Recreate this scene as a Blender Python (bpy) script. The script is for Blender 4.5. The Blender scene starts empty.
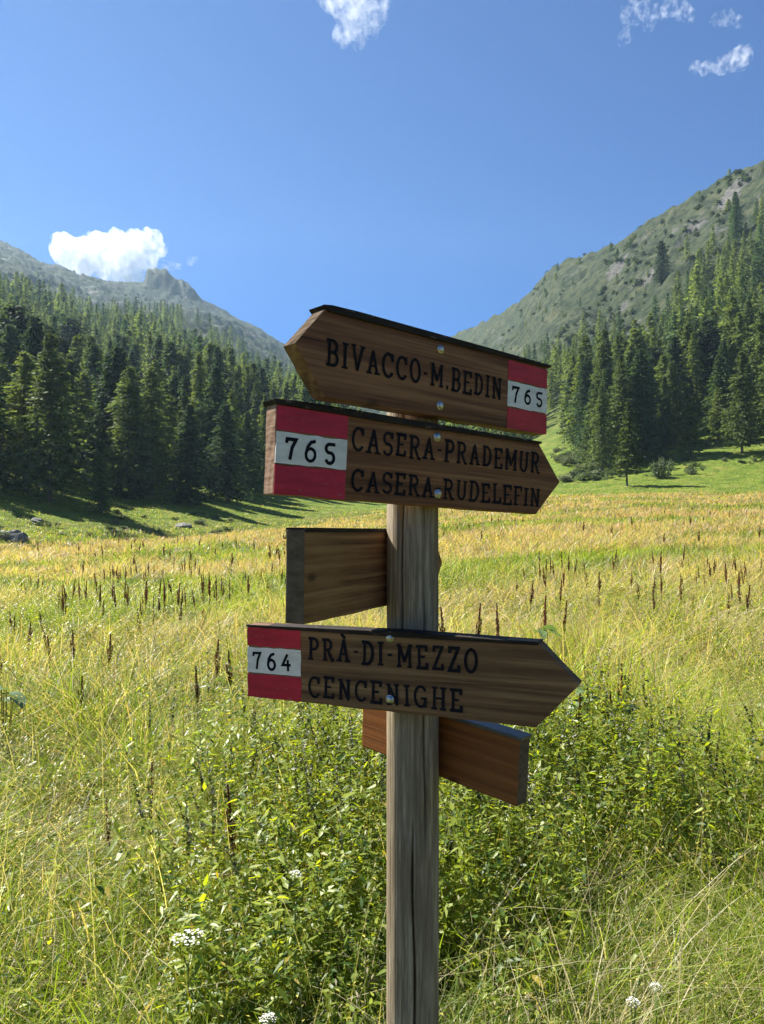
import bpy, bmesh, math, random
import numpy as np
from mathutils import Vector, Matrix

random.seed(7)
rng = np.random.default_rng(11)
PI = math.pi
R_ = math.radians
sc = bpy.context.scene
COL = sc.collection

# ------------------------------------------------------------------ camera, sky, sun, exposure
EYE = 1.60
F = 769.0
HX, HY = 382.0, 517.0
SUN_AZ = 57.0        # degrees to the left of the view direction
SUN_EL = 49.0

cam = bpy.data.cameras.new('camera')
cam.sensor_width = 36.0
cam.lens = 36.0 * F / 1024.0
cam.shift_y = 5.0 / 1024.0
cam.clip_start = 0.05
cam.clip_end = 20000
camo = bpy.data.objects.new('camera', cam)
camo.location = (0, 0, EYE)
camo.rotation_euler = (R_(90), 0, 0)
COL.objects.link(camo)
sc.camera = camo

world = bpy.data.worlds.new('World')
sc.world = world
world.use_nodes = True
wn = world.node_tree
wn.nodes.clear()
sky = wn.nodes.new('ShaderNodeTexSky')
sky.sky_type = 'NISHITA'
sky.sun_disc = False
sky.sun_elevation = R_(SUN_EL)
sky.sun_rotation = R_(-SUN_AZ)
sky.altitude = 1900
sky.air_density = 1.0
sky.dust_density = 0.1
sky.ozone_density = 4.5
bg = wn.nodes.new('ShaderNodeBackground')
bg.inputs['Strength'].default_value = 0.05
wo = wn.nodes.new('ShaderNodeOutputWorld')
hs = wn.nodes.new('ShaderNodeMix'); hs.data_type = 'RGBA'; hs.blend_type = 'MULTIPLY'
hs.inputs[0].default_value = 1.0; hs.inputs[7].default_value = (0.065, 0.43, 0.83, 1)
wn.links.new(sky.outputs[0], hs.inputs[6])
wn.links.new(hs.outputs[2], bg.inputs[0])
wn.links.new(bg.outputs[0], wo.inputs[0])

sun = bpy.data.lights.new('sun', 'SUN')
sun.energy = 5.0
sun.angle = R_(0.5)
sun.color = (1.0, 0.95, 0.85)
suno = bpy.data.objects.new('sun', sun)
sd = Vector((-math.sin(R_(SUN_AZ)) * math.cos(R_(SUN_EL)), math.cos(R_(SUN_AZ)) * math.cos(R_(SUN_EL)), math.sin(R_(SUN_EL))))
suno.rotation_euler = sd.to_track_quat('Z', 'Y').to_euler()
suno.location = sd * 50
COL.objects.link(suno)

sc.view_settings.view_transform = 'Standard'
sc.view_settings.look = 'None'
sc.view_settings.exposure = 1.6
sc.view_settings.gamma = 1.0
sc.view_settings.use_curve_mapping = False
sc.render.engine = 'CYCLES'
cy = sc.cycles
cy.max_bounces = 14
cy.diffuse_bounces = 3
cy.glossy_bounces = 2
cy.transmission_bounces = 4
cy.transparent_max_bounces = 8
cy.volume_bounces = 12
cy.volume_step_rate = 1.0
cy.use_denoising = True
cy.sample_clamp_indirect = 6.0

# ------------------------------------------------------------------ helpers
def tag(o, label=None, cat=None, group=None, kind=None):
    if label: o['label'] = label
    if cat: o['category'] = cat
    if group: o['group'] = group
    if kind: o['kind'] = kind
    return o

def link(o, parent=None):
    COL.objects.link(o)
    if parent is not None:
        o.parent = parent
    return o

def empty(name, loc, rz=0.0):
    o = bpy.data.objects.new(name, None)
    o.empty_display_size = 0.2
    o.location = loc
    o.rotation_euler = (0, 0, rz)
    return link(o)

def np_mesh(name, V, faces, mats=(), col=None, smooth=False, extra=None):
    """V (n,3); faces: list of int arrays (m,k) with k = 3 or 4"""
    me = bpy.data.meshes.new(name)
    V = np.asarray(V, dtype=np.float32)
    faces = [np.asarray(f, dtype=np.int32) for f in faces if len(f)]
    me.vertices.add(len(V))
    me.vertices.foreach_set('co', V.ravel())
    loops = np.concatenate([f.ravel() for f in faces])
    tot = np.concatenate([np.full(len(f), f.shape[1], np.int32) for f in faces])
    start = np.concatenate([[0], np.cumsum(tot)[:-1]]).astype(np.int32)
    me.loops.add(len(loops))
    me.loops.foreach_set('vertex_index', loops)
    me.polygons.add(len(tot))
    me.polygons.foreach_set('loop_start', start)
    me.polygons.foreach_set('loop_total', tot)
    if smooth:
        me.polygons.foreach_set('use_smooth', np.ones(len(tot), dtype=bool))
    me.update(calc_edges=True)
    if col is not None:
        a = me.attributes.new('tint', 'FLOAT_COLOR', 'POINT')
        c = np.ones((len(V), 4), np.float32)
        c[:, :3] = col
        a.data.foreach_set('color', c.ravel())
    if extra:
        for k, v in extra.items():
            a = me.attributes.new(k, 'FLOAT', 'POINT')
            a.data.foreach_set('value', np.asarray(v, np.float32))
    for m in mats:
        me.materials.append(m)
    return me

def bm_mesh(name, bm, mat, smooth=False):
    me = bpy.data.meshes.new(name)
    bmesh.ops.recalc_face_normals(bm, faces=bm.faces)
    bm.to_mesh(me)
    bm.free()
    if smooth:
        for p in me.polygons: p.use_smooth = True
    me.materials.append(mat)
    return me

def mobj(name, me, parent=None):
    return link(bpy.data.objects.new(name, me), parent)

# lattice noise
_perm = rng.permutation(512).astype(np.int64)
_val = rng.random(512)
def vnoise(x, y, seed=0):
    x = np.asarray(x, float) + seed * 17.31
    y = np.asarray(y, float) - seed * 9.77
    xi = np.floor(x).astype(np.int64); yi = np.floor(y).astype(np.int64)
    fx = x - xi; fy = y - yi
    fx = fx * fx * fx * (fx * (fx * 6 - 15) + 10); fy = fy * fy * fy * (fy * (fy * 6 - 15) + 10)
    def h(a, b): return _val[_perm[(_perm[a & 511] + b) & 511]]
    return (h(xi, yi) * (1 - fx) + h(xi + 1, yi) * fx) * (1 - fy) + (h(xi, yi + 1) * (1 - fx) + h(xi + 1, yi + 1) * fx) * fy
def fbm(x, y, oct=4, seed=0, gain=0.5):
    s = 0.0; a = 1.0; t = 0.0
    for k in range(oct):
        s = s + a * vnoise(np.asarray(x) * 2 ** k, np.asarray(y) * 2 ** k, seed + k); t += a; a *= gain
    return s / t
def sstep(a, b, x):
    t = np.clip((np.asarray(x, float) - a) / (b - a), 0, 1)
    return t * t * (3 - 2 * t)

# ------------------------------------------------------------------ terrain function
def th(px): return np.arctan((np.asarray(px, float) - HX) / F)
TAB = np.array([  # px, depth where the meadow ends, ground there (picture row), ridge depth, power
    (-700, 45, 560, 900, 1.40), (-200, 50, 556, 1100, 1.13), (0, 58, 552, 1300, 1.13), (100, 70, 546, 1350, 1.13),
    (200, 85, 540, 1400, 1.13), (300, 110, 527, 1500, 1.13), (380, 130, 513, 1500, 1.45), (455, 122, 504, 1000, 1.5),
    (500, 115, 500, 800, 1.5), (560, 112, 497, 650, 1.5), (650, 110, 495, 520, 1.58), (764, 108, 494, 450, 1.6),
    (900, 100, 494, 430, 1.6), (1400, 80, 505, 420, 1.5)], float)
SKY = np.array([(-700, 170), (-300, 195), (-100, 222), (0, 240), (20, 248), (40, 258), (60, 264), (80, 273), (110, 281),
    (143, 284), (165, 286), (200, 297), (230, 312), (260, 327), (283, 341), (330, 362), (380, 375), (420, 352), (455, 331),
    (480, 322), (500, 312), (520, 297), (545, 270), (560, 261), (590, 251), (610, 245), (650, 222), (690, 192), (730, 170),
    (764, 157), (900, 110), (1400, 90)], float)
TT = th(TAB[:, 0]); ST = th(SKY[:, 0])
CRAG = np.array([(140, 0), (144, 2), (147, 15), (151, 17), (166, 17), (175, 12), (178, 11), (183, 13), (190, 11), (197, 4), (203, 0)], float)
CT = th(CRAG[:, 0])

def terrain(x, y, parts=False):
    x = np.asarray(x, float); y = np.asarray(y, float)
    t0 = np.arctan2(x, y); r = np.hypot(x, y)
    t = np.clip(t0, R_(-52), R_(52)); c = np.cos(t)
    d0 = np.interp(t, TT, TAB[:, 1]); y0 = np.interp(t, TT, TAB[:, 2]); ds = np.interp(t, TT, TAB[:, 3]); p = np.interp(t, TT, TAB[:, 4])
    ys = np.interp(t, ST, SKY[:, 1])
    z0 = EYE + (HY - y0) / F * d0; zs = EYE + (HY - ys) / F * ds
    r0 = d0 / c; rs = ds / c
    m = np.clip(r / r0, 0, 1)
    s = np.clip((r - r0) / (rs - r0), 0, 1)
    back = 1 - sstep(R_(60), R_(120), np.abs(t0))
    und = (fbm(x / 14, y / 14, 3, 3) - 0.5) * 0.9 * sstep(3, 25, r) * (1 - s) + (fbm(x / 1.3, y / 1.3, 2, 5) - 0.5) * 0.12
    wl0 = sstep(th(400), th(260), t)
    sb = 0.034 * wl0
    slope = (zs - z0) * ((1 - 0.013 * wl0) * (np.clip(s - sb, 0, 1) / (1 - sb)) ** p + 0.013 * wl0 * np.minimum(s / np.maximum(sb, 1e-4), 1) ** 1.2)
    n1 = (fbm(x / 130, y / 130, 5, 21, 0.52) - 0.5)
    rid = np.abs(fbm(x / 70, y / 70, 4, 33) - 0.5) * 2
    wl = sstep(0.05, -0.25, t)
    amp = (26 + 22 * wl) * np.minimum(s * 2.2, 1) * sstep(0.0, 0.25, s)
    amp = amp * (1 - 0.75 * sstep(0.8, 1.0, s))
    nz = n1 * amp - rid * amp * 0.36 - np.abs(fbm(x / 26, y / 38, 4, 37) - 0.5) * 22 * np.minimum(s * 1.6, 1) * (1 - 0.5 * sstep(0.85, 1.0, s)) * sstep(0.15, 0.45, s) + (fbm(x / 14, y / 14, 3, 41) - 0.5) * 7.0 * np.minimum(s * 2, 1)
    over = np.clip(r - rs, 0, None)
    crag = np.interp(t, CT, CRAG[:, 1]) / F * ds * sstep(-75, -18, r - rs) * (1 - sstep(25, 70, r - rs)) * (0.72 + 0.55 * fbm(x / 11, y / 11, 4, 50))
    z = z0 * m ** 1.4 + und + (slope + nz) * back + (1 - back) * 0.08 * np.clip(r - 120, 0, 500) - np.minimum(over * 0.4, 240) * back + crag
    if parts: return z, s * back, t
    return z

# ------------------------------------------------------------------ material helpers
def new_mat(name):
    m = bpy.data.materials.new(name)
    m.use_nodes = True
    nt = m.node_tree
    nt.nodes.clear()
    return m, nt
def N(nt, kind, **kw):
    n = nt.nodes.new(kind)
    for k, v in kw.items():
        if k in n.inputs: n.inputs[k].default_value = v
        else: setattr(n, k, v)
    return n
def L(nt, a, b): nt.links.new(a, b)
def ramp(nt, fac, stops):
    r = nt.nodes.new('ShaderNodeValToRGB')
    els = r.color_ramp.elements
    while len(els) < len(stops): els.new(0.5)
    for e, (p, c) in zip(els, stops):
        e.position = p; e.color = (c[0], c[1], c[2], 1) if not isinstance(c, (int, float)) else (c, c, c, 1)
    L(nt, fac, r.inputs[0])
    return r.outputs[0]
def mix(nt, fac, a, b, blend='MIX'):
    n = nt.nodes.new('ShaderNodeMix'); n.data_type = 'RGBA'; n.blend_type = blend
    for s, v in ((n.inputs[0], fac), (n.inputs[6], a), (n.inputs[7], b)):
        if hasattr(v, 'links'): L(nt, v, s)
        elif isinstance(v, (int, float)): s.default_value = v
        else: s.default_value = (v[0], v[1], v[2], 1)
    return n.outputs[2]
def noise(nt, vec, scale, detail=4, rough=0.55, out='Fac'):
    n = nt.nodes.new('ShaderNodeTexNoise')
    n.inputs['Scale'].default_value = scale; n.inputs['Detail'].default_value = detail; n.inputs['Roughness'].default_value = rough
    if vec is not None: L(nt, vec, n.inputs['Vector'])
    return n.outputs[out]
def mapping(nt, vec, scale=(1, 1, 1), loc=(0, 0, 0), rot=(0, 0, 0)):
    n = nt.nodes.new('ShaderNodeMapping')
    n.inputs['Scale'].default_value = scale; n.inputs['Location'].default_value = loc; n.inputs['Rotation'].default_value = rot
    L(nt, vec, n.inputs['Vector'])
    return n.outputs[0]
def coord(nt, which='Object'):
    return nt.nodes.new('ShaderNodeTexCoord').outputs[which]
def finish(nt, color, rough=0.7, spec=0.3, metal=0.0, bump=None, bstr=0.3, bdist=0.01):
    b = nt.nodes.new('ShaderNodeBsdfPrincipled')
    if hasattr(color, 'links'): L(nt, color, b.inputs['Base Color'])
    else: b.inputs['Base Color'].default_value = (*color, 1)
    if hasattr(rough, 'links'): L(nt, rough, b.inputs['Roughness'])
    else: b.inputs['Roughness'].default_value = rough
    b.inputs['Specular IOR Level'].default_value = spec
    b.inputs['Metallic'].default_value = metal
    if bump is not None:
        bn = nt.nodes.new('ShaderNodeBump'); bn.inputs['Strength'].default_value = bstr; bn.inputs['Distance'].default_value = bdist
        L(nt, bump, bn.inputs['Height']); L(nt, bn.outputs[0], b.inputs['Normal'])
    o = nt.nodes.new('ShaderNodeOutputMaterial')
    L(nt, b.outputs[0], o.inputs[0])
    return b

def leaf_mat(name, trans=0.45, rough=0.55, gain=(1.15, 1.2, 0.7), vary=0.0, spec=0.3, mul=1.0):
    m, nt = new_mat(name)
    at = nt.nodes.new('ShaderNodeAttribute'); at.attribute_name = 'tint'
    c = at.outputs['Color']
    if vary > 0:
        oi = nt.nodes.new('ShaderNodeObjectInfo')
        v = ramp(nt, oi.outputs['Random'], [(0, (1 - vary, 1 - vary, 1 - vary * 0.8)), (0.5, (1, 1, 1)), (1, (1 + vary * 1.1, 1 + vary * 0.8, 1 - vary * 0.1))])
        c = mix(nt, 1.0, c, v, 'MULTIPLY')
    b = nt.nodes.new('ShaderNodeBsdfPrincipled')
    L(nt, c, b.inputs['Base Color']); b.inputs['Roughness'].default_value = rough; b.inputs['Specular IOR Level'].default_value = spec
    tr = nt.nodes.new('ShaderNodeBsdfTranslucent')
    L(nt, mix(nt, 1.0, c, gain, 'MULTIPLY'), tr.inputs[0])
    mx = nt.nodes.new('ShaderNodeMixShader'); mx.inputs[0].default_value = trans
    L(nt, b.outputs[0], mx.inputs[1]); L(nt, tr.outputs[0], mx.inputs[2])
    o = nt.nodes.new('ShaderNodeOutputMaterial'); L(nt, mx.outputs[0], o.inputs[0])
    return m

GRASS = leaf_mat('grass_blades', 0.5, 0.42, (1.25, 1.28, 0.45), spec=0.4)
LEAF = leaf_mat('herb_leaves', 0.5, 0.42, (1.85, 1.7, 0.38), spec=0.38)
NEEDLE = leaf_mat('conifer_needles', 0.42, 0.7, (1.25, 1.25, 0.65), vary=0.3, spec=0.15)
SHRUBL = leaf_mat('shrub_leaves', 0.35, 0.6, (1.2, 1.2, 0.6), vary=0.15, spec=0.2)

# ------------------------------------------------------------------ ground sheet with the mountains
m, nt = new_mat('alpine_ground')
pos = nt.nodes.new('ShaderNodeNewGeometry').outputs['Position']
aS = nt.nodes.new('ShaderNodeAttribute'); aS.attribute_name = 'slope_part'
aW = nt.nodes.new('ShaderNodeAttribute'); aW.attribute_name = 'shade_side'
aC = nt.nodes.new('ShaderNodeAttribute'); aC.attribute_name = 'steep'
meadow = ramp(nt, noise(nt, mapping(nt, pos, (0.12, 0.3, 0.2)), 1.0, 6), [(0.3, (0.085, 0.12, 0.025)), (0.5, (0.17, 0.17, 0.045)), (0.7, (0.26, 0.205, 0.085))])
hill = ramp(nt, noise(nt, pos, 0.25, 7, 0.65), [(0.3, (0.075, 0.13, 0.022)), (0.5, (0.16, 0.225, 0.030)), (0.72, (0.28, 0.27, 0.07))])
alp = ramp(nt, noise(nt, pos, 0.045, 10, 0.72), [(0.30, (0.030, 0.045, 0.018)), (0.45, (0.070, 0.088, 0.036)), (0.58, (0.12, 0.125, 0.060)), (0.75, (0.19, 0.175, 0.11))])
scrub = ramp(nt, noise(nt, pos, 0.16, 6, 0.7), [(0.44, 0), (0.56, 1)])
alp = mix(nt, scrub, alp, (0.028, 0.042, 0.018))
alp = mix(nt, ramp(nt, aW.outputs['Fac'], [(0, 0.34), (1, 0.74)]), alp, (0.022, 0.036, 0.024))  # stronger dark mix on the left paints the backlit mountain's shade into its colour
rockc = ramp(nt, noise(nt, pos, 0.35, 8, 0.7), [(0.25, (0.06, 0.058, 0.055)), (0.5, (0.15, 0.145, 0.135)), (0.8, (0.28, 0.27, 0.25))])
rk = noise(nt, mapping(nt, pos, (1, 1, 0.5), (40, 3, 0)), 0.028, 9, 0.7)
madd = nt.nodes.new('ShaderNodeMath'); madd.operation = 'MULTIPLY_ADD'; L(nt, aW.outputs['Fac'], madd.inputs[0]); madd.inputs[1].default_value = 0.07; L(nt, rk, madd.inputs[2])
madd2 = nt.nodes.new('ShaderNodeMath'); madd2.operation = 'MULTIPLY_ADD'; L(nt, aC.outputs['Fac'], madd2.inputs[0]); madd2.inputs[1].default_value = 0.16; L(nt, madd.outputs[0], madd2.inputs[2])
rockf = ramp(nt, madd2.outputs[0], [(0.61, 0), (0.71, 1)])
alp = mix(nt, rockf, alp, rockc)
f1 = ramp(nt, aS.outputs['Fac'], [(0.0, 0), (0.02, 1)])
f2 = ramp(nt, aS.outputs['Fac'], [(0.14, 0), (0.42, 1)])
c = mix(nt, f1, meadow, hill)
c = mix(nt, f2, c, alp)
bmp = noise(nt, pos, 0.5, 9, 0.7)
finish(nt, c, 0.9, 0.1, bump=bmp, bstr=0.9, bdist=2.5)
GROUND = m

def build_ground():
    ang = np.concatenate([np.linspace(R_(-180), R_(-42), 80)[:-1], np.linspace(R_(-42), R_(42), 1300), np.linspace(R_(42), R_(180), 80)[1:]])
    rad = np.concatenate([np.geomspace(0.4, 40, 120), np.geomspace(40, 420, 230)[1:], np.geomspace(420, 1900, 260)[1:]])
    A, Rr = np.meshgrid(ang, rad)
    X = Rr * np.sin(A); Y = Rr * np.cos(A)
    Z, S, T = terrain(X, Y, True)
    dzr = np.abs(np.gradient(Z, axis=0) / np.gradient(Rr, axis=0))
    steep = sstep(0.75, 1.6, dzr) * sstep(0.2, 0.5, S)
    n, k = X.shape
    V = np.stack([X, Y, Z], -1).reshape(-1, 3)
    idx = np.arange(n * k).reshape(n, k)
    q = np.stack([idx[:-1, :-1], idx[:-1, 1:], idx[1:, 1:], idx[1:, :-1]], -1).reshape(-1, 4)
    V = np.vstack([V, [[0, 0, float(terrain(0.0, 0.001))]]])
    ce = len(V) - 1
    tri = np.stack([np.full(k - 1, ce), idx[0, 1:], idx[0, :-1]], -1)
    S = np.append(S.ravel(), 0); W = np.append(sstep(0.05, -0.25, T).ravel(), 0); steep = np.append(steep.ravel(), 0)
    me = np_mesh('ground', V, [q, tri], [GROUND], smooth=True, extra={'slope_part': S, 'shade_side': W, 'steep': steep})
    o = mobj('ground', me)
    tag(o, kind='structure')
build_ground()

# ------------------------------------------------------------------ haze: the valley air
mh, nt = new_mat('valley_air')
pv = nt.nodes.new('ShaderNodeVolumePrincipled')
pv.inputs['Color'].default_value = (0.55, 0.78, 1.0, 1)
pv.inputs['Density'].default_value = 0.00011
pv.inputs['Anisotropy'].default_value = 0.35
o_ = nt.nodes.new('ShaderNodeOutputMaterial'); L(nt, pv.outputs[0], o_.inputs['Volume'])
bm = bmesh.new(); bmesh.ops.create_cube(bm, size=1)
bmesh.ops.scale(bm, verts=bm.verts, vec=(4200, 4200, 1))
for v in bm.verts: v.co.z = 760 if v.co.z > 0 else -120
hz = mobj('haze', bm_mesh('haze', bm, mh)); tag(hz, kind='stuff')

# ------------------------------------------------------------------ signpost
def wood_mat(name, stops, rscale=1.0, seed=0.0, axis='x', wear=0.25, rough=0.6, spec=0.25):
    m, nt = new_mat(name)
    oc = coord(nt, 'Object')
    sc3 = (1.6, 8, 26) if axis == 'x' else (26, 26, 1.2)
    v = mapping(nt, oc, sc3, (seed, seed * 1.7, seed * 0.6))
    warp = noise(nt, mapping(nt, oc, (3, 3, 9) if axis == 'x' else (9, 9, 3), (seed * 2, 0, 1)), 1.0, 3, 0.5, 'Color')
    v2 = mix(nt, 0.55, v, warp, 'ADD')
    bandn = noise(nt, mix(nt, 0.35, mapping(nt, oc, (1.7, 14, 95) if axis == 'x' else (95, 95, 2), (seed, seed * 1.7, seed * 0.6)), warp, 'ADD'), 1.1 * rscale, 3, 0.55)
    w = nt.nodes.new('ShaderNodeTexWave'); w.wave_type = 'RINGS'; w.rings_direction = 'X'
    w.inputs['Scale'].default_value = 0.55 * rscale; w.inputs['Distortion'].default_value = 7.0; w.inputs['Detail'].default_value = 3; w.inputs['Detail Scale'].default_value = 0.8
    L(nt, mapping(nt, oc, (1.2, 20, 20), (seed * 0.13, 0.9, 0.25 * seed)), w.inputs['Vector'])
    fine = noise(nt, mapping(nt, oc, (6, 60, 190) if axis == 'x' else (210, 210, 5), (seed, 3, 2)), 1.0, 5, 0.65)
    g = mix(nt, 0.45, mix(nt, 0.2, bandn, w.outputs['Fac']), fine)
    c = ramp(nt, g, stops)
    patch = noise(nt, mapping(nt, oc, (5, 5, 9), (seed * 3, 1, 0)), 1.0, 4, 0.6)
    c = mix(nt, ramp(nt, patch, [(0.45, 0), (0.75, wear)]), c, stops[-1][1])
    vk = nt.nodes.new('ShaderNodeTexVoronoi'); vk.inputs['Scale'].default_value = 1.0
    L(nt, mix(nt, 0.06, mapping(nt, oc, (7, 7, 15) if axis == 'x' else (12, 12, 4), (seed * 0.7, 2.2, seed)), warp, 'ADD'), vk.inputs['Vector'])
    knot = ramp(nt, vk.outputs['Distance'], [(0.05, 0.85), (0.13, 0.0)])
    c = mix(nt, knot, c, tuple(q * 0.35 for q in stops[0][1]))
    ck = noise(nt, mapping(nt, oc, (2.6, 20, 150), (seed * 5, 0, seed)), 1.0, 2, 0.4)
    c = mix(nt, ramp(nt, ck, [(0.70, 0), (0.735, 0.85)]), c, tuple(q * 0.3 for q in stops[0][1]))
    finish(nt, c, rough, spec, bump=g, bstr=0.6, bdist=0.0022)
    return m

W1 = wood_mat('dark_stained_wood', [(0.36, (0.062, 0.025, 0.011)), (0.5, (0.158, 0.066, 0.027)), (0.64, (0.27, 0.135, 0.056))], 1.0, 1.3)
W2 = wood_mat('brown_stained_wood', [(0.36, (0.064, 0.026, 0.011)), (0.5, (0.168, 0.068, 0.027)), (0.64, (0.29, 0.145, 0.056))], 1.2, 4.1)
W3 = wood_mat('weathered_brown_wood', [(0.36, (0.065, 0.032, 0.015)), (0.5, (0.155, 0.080, 0.036)), (0.64, (0.27, 0.160, 0.072))], 1.1, 8.7)
W4 = wood_mat('reddish_back_wood', [(0.36, (0.085, 0.036, 0.016)), (0.5, (0.20, 0.090, 0.036)), (0.64, (0.32, 0.175, 0.072))], 1.4, 12.2, wear=0.5)
W5 = wood_mat('orange_back_wood', [(0.36, (0.13, 0.046, 0.014)), (0.5, (0.18, 0.062, 0.016)), (0.66, (0.27, 0.105, 0.030))], 1.2, 15.9)
ENDG = wood_mat('pale_end_grain', [(0.35, (0.12, 0.072, 0.048)), (0.5, (0.25, 0.165, 0.115)), (0.65, (0.34, 0.24, 0.17))], 1.5, 3.0, rough=0.95, spec=0.04)
CUT = wood_mat('weathered_cut_edge', [(0.35, (0.045, 0.033, 0.023)), (0.5, (0.105, 0.080, 0.058)), (0.65, (0.16, 0.125, 0.09))], 1.5, 3.0, rough=1.0, spec=0.0)

def paint_mat(name, base, dark, rough=0.5, chips=None, spec=0.3):
    m, nt = new_mat(name)
    oc = coord(nt, 'Object')
    n1 = noise(nt, mapping(nt, oc, (14, 30, 60)), 1.0, 6, 0.65)
    c = mix(nt, ramp(nt, n1, [(0.38, 0.0), (0.64, 1.0)]), base, dark)
    if chips:
        n2 = noise(nt, mapping(nt, oc, (60, 60, 130), (3, 1, 7)), 1.0, 4, 0.7)
        c = mix(nt, ramp(nt, n2, [(0.62, 0), (0.67, 0.85)]), c, chips)
    grain = noise(nt, mapping(nt, oc, (8, 60, 220)), 1.0, 4, 0.6)
    finish(nt, c, rough, spec, bump=grain, bstr=0.35, bdist=0.001)
    return m
RED = paint_mat('red_paint', (0.52, 0.020, 0.050), (0.36, 0.013, 0.034), 0.42, (0.30, 0.10, 0.09))
WHITE = paint_mat('white_paint', (0.80, 0.79, 0.74), (0.62, 0.61, 0.56), 0.55, (0.5, 0.47, 0.4))
BLACK = paint_mat('black_paint', (0.009, 0.010, 0.015), (0.016, 0.015, 0.018), 0.85, spec=0.08)
CAPM = paint_mat('black_top_paint', (0.013, 0.010, 0.008), (0.035, 0.027, 0.021), 0.7, (0.12, 0.10, 0.08), spec=0.15)
CAPG = paint_mat('grey_capping', (0.10, 0.105, 0.12), (0.06, 0.06, 0.07), 0.4, (0.02, 0.02, 0.02))
DARKEND = paint_mat('dark_sealed_end', (0.085, 0.062, 0.040), (0.15, 0.115, 0.075), 0.9, (0.16, 0.13, 0.09), spec=0.15)
m, nt = new_mat('galvanised_steel')
finish(nt, ramp(nt, noise(nt, coord(nt), 300, 3), [(0.3, (0.42, 0.43, 0.42)), (0.7, (0.70, 0.71, 0.68))]), 0.34, 0.5, 0.85)
STEEL = m

# post material: grey, weathered, vertical streaks
m, nt = new_mat('grey_weathered_post')
oc = coord(nt)
st = noise(nt, mapping(nt, oc, (150, 150, 8)), 1.0, 7, 0.7)
st2 = noise(nt, mapping(nt, oc, (30, 30, 3.0), (4, 4, 0)), 1.0, 4, 0.6)
blo = noise(nt, mapping(nt, oc, (9, 9, 4), (1, 7, 3)), 1.0, 4, 0.6)
c = ramp(nt, st, [(0.28, (0.11, 0.083, 0.052)), (0.5, (0.27, 0.218, 0.148)), (0.66, (0.48, 0.405, 0.29))])
c = mix(nt, ramp(nt, st2, [(0.30, 0.5), (0.52, 0.0)]), c, (0.13, 0.098, 0.062))
c = mix(nt, ramp(nt, blo, [(0.48, 0), (0.70, 0.6)]), c, (0.17, 0.125, 0.075))
finish(nt, c, 0.8, 0.2, bump=mix(nt, 0.4, st, st2), bstr=0.7, bdist=0.003)
POSTM = m

PD = 1.30
PR = PD * 25.5 / F
PX = (412.5 - HX) / F * PD
GZ = float(terrain(PX, PD))
post_root = empty('signpost', (PX, PD, GZ))
tag(post_root, 'grey weathered wooden trail signpost with five brown arrow boards, standing in the meadow', 'signpost')

def build_post():
    nseg, top = 240, EYE + 0.272 - GZ
    zs = np.linspace(-0.35, top, 300)
    V = []
    for i, z in enumerate(zs):
        for k in range(nseg):
            a = 2 * PI * k / nseg
            r = PR * (1 + 0.012 * math.sin(2 * a + z * 2) + 0.008 * math.sin(5 * a - z * 4))
            r += 0.0012 * (float(_val[(k * 7 + 3) % 512]) - 0.5)
            # drying cracks, facing the path and the meadow
            zz = z + GZ - EYE
            for (a0, dr, z0, z1, wd, dp) in ((-PI / 2 + 0.22, 0.30, -1.4, -0.49, 0.036, 0.020), (-PI / 2 - 0.52, -0.25, -0.32, 0.3, 0.038, 0.018), (-PI / 2 + 0.46, 0.10, -0.56, -0.10, 0.030, 0.014), (0.4, 0.1, -1.4, 0.3, 0.03, 0.012)):
                if z0 < zz < z1:
                    fade = min(1, (zz - z0) / 0.08, (z1 - zz) / 0.08)
                    ac = a0 + dr * (zz - z0) * -1.0 + 0.03 * math.sin(zz * 23)
                    dd = (a - ac + PI) % (2 * PI) - PI
                    r -= dp * fade * math.exp(-(dd / (wd * (0.35 + 0.65 * fade))) ** 2)
            # knot
            dk = math.hypot(((a - (-PI / 2 + 0.05) + PI) % (2 * PI) - PI) * PR, zz + 0.545)
            r += 0.0035 * math.exp(-(dk / 0.02) ** 2) - 0.002 * math.exp(-(dk / 0.007) ** 2)
            if i == len(zs) - 1: r -= 0.004
            V.append((r * math.cos(a), r * math.sin(a), z))
    V = np.array(V); n = len(zs)
    idx = np.arange(n * nseg).reshape(n, nseg)
    nx = np.roll(idx, -1, axis=1)
    q = np.stack([idx[:-1], nx[:-1], nx[1:], idx[1:]], -1).reshape(-1, 4)
    V = np.vstack([V, [[0, 0, top + 0.003]]])
    tri = np.stack([idx[-1], nx[-1], np.full(nseg, len(V) - 1)], -1)
    me = np_mesh('post', V, [q, tri], [POSTM], smooth=True)
    mobj('post', me, post_root)
build_post()

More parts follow.
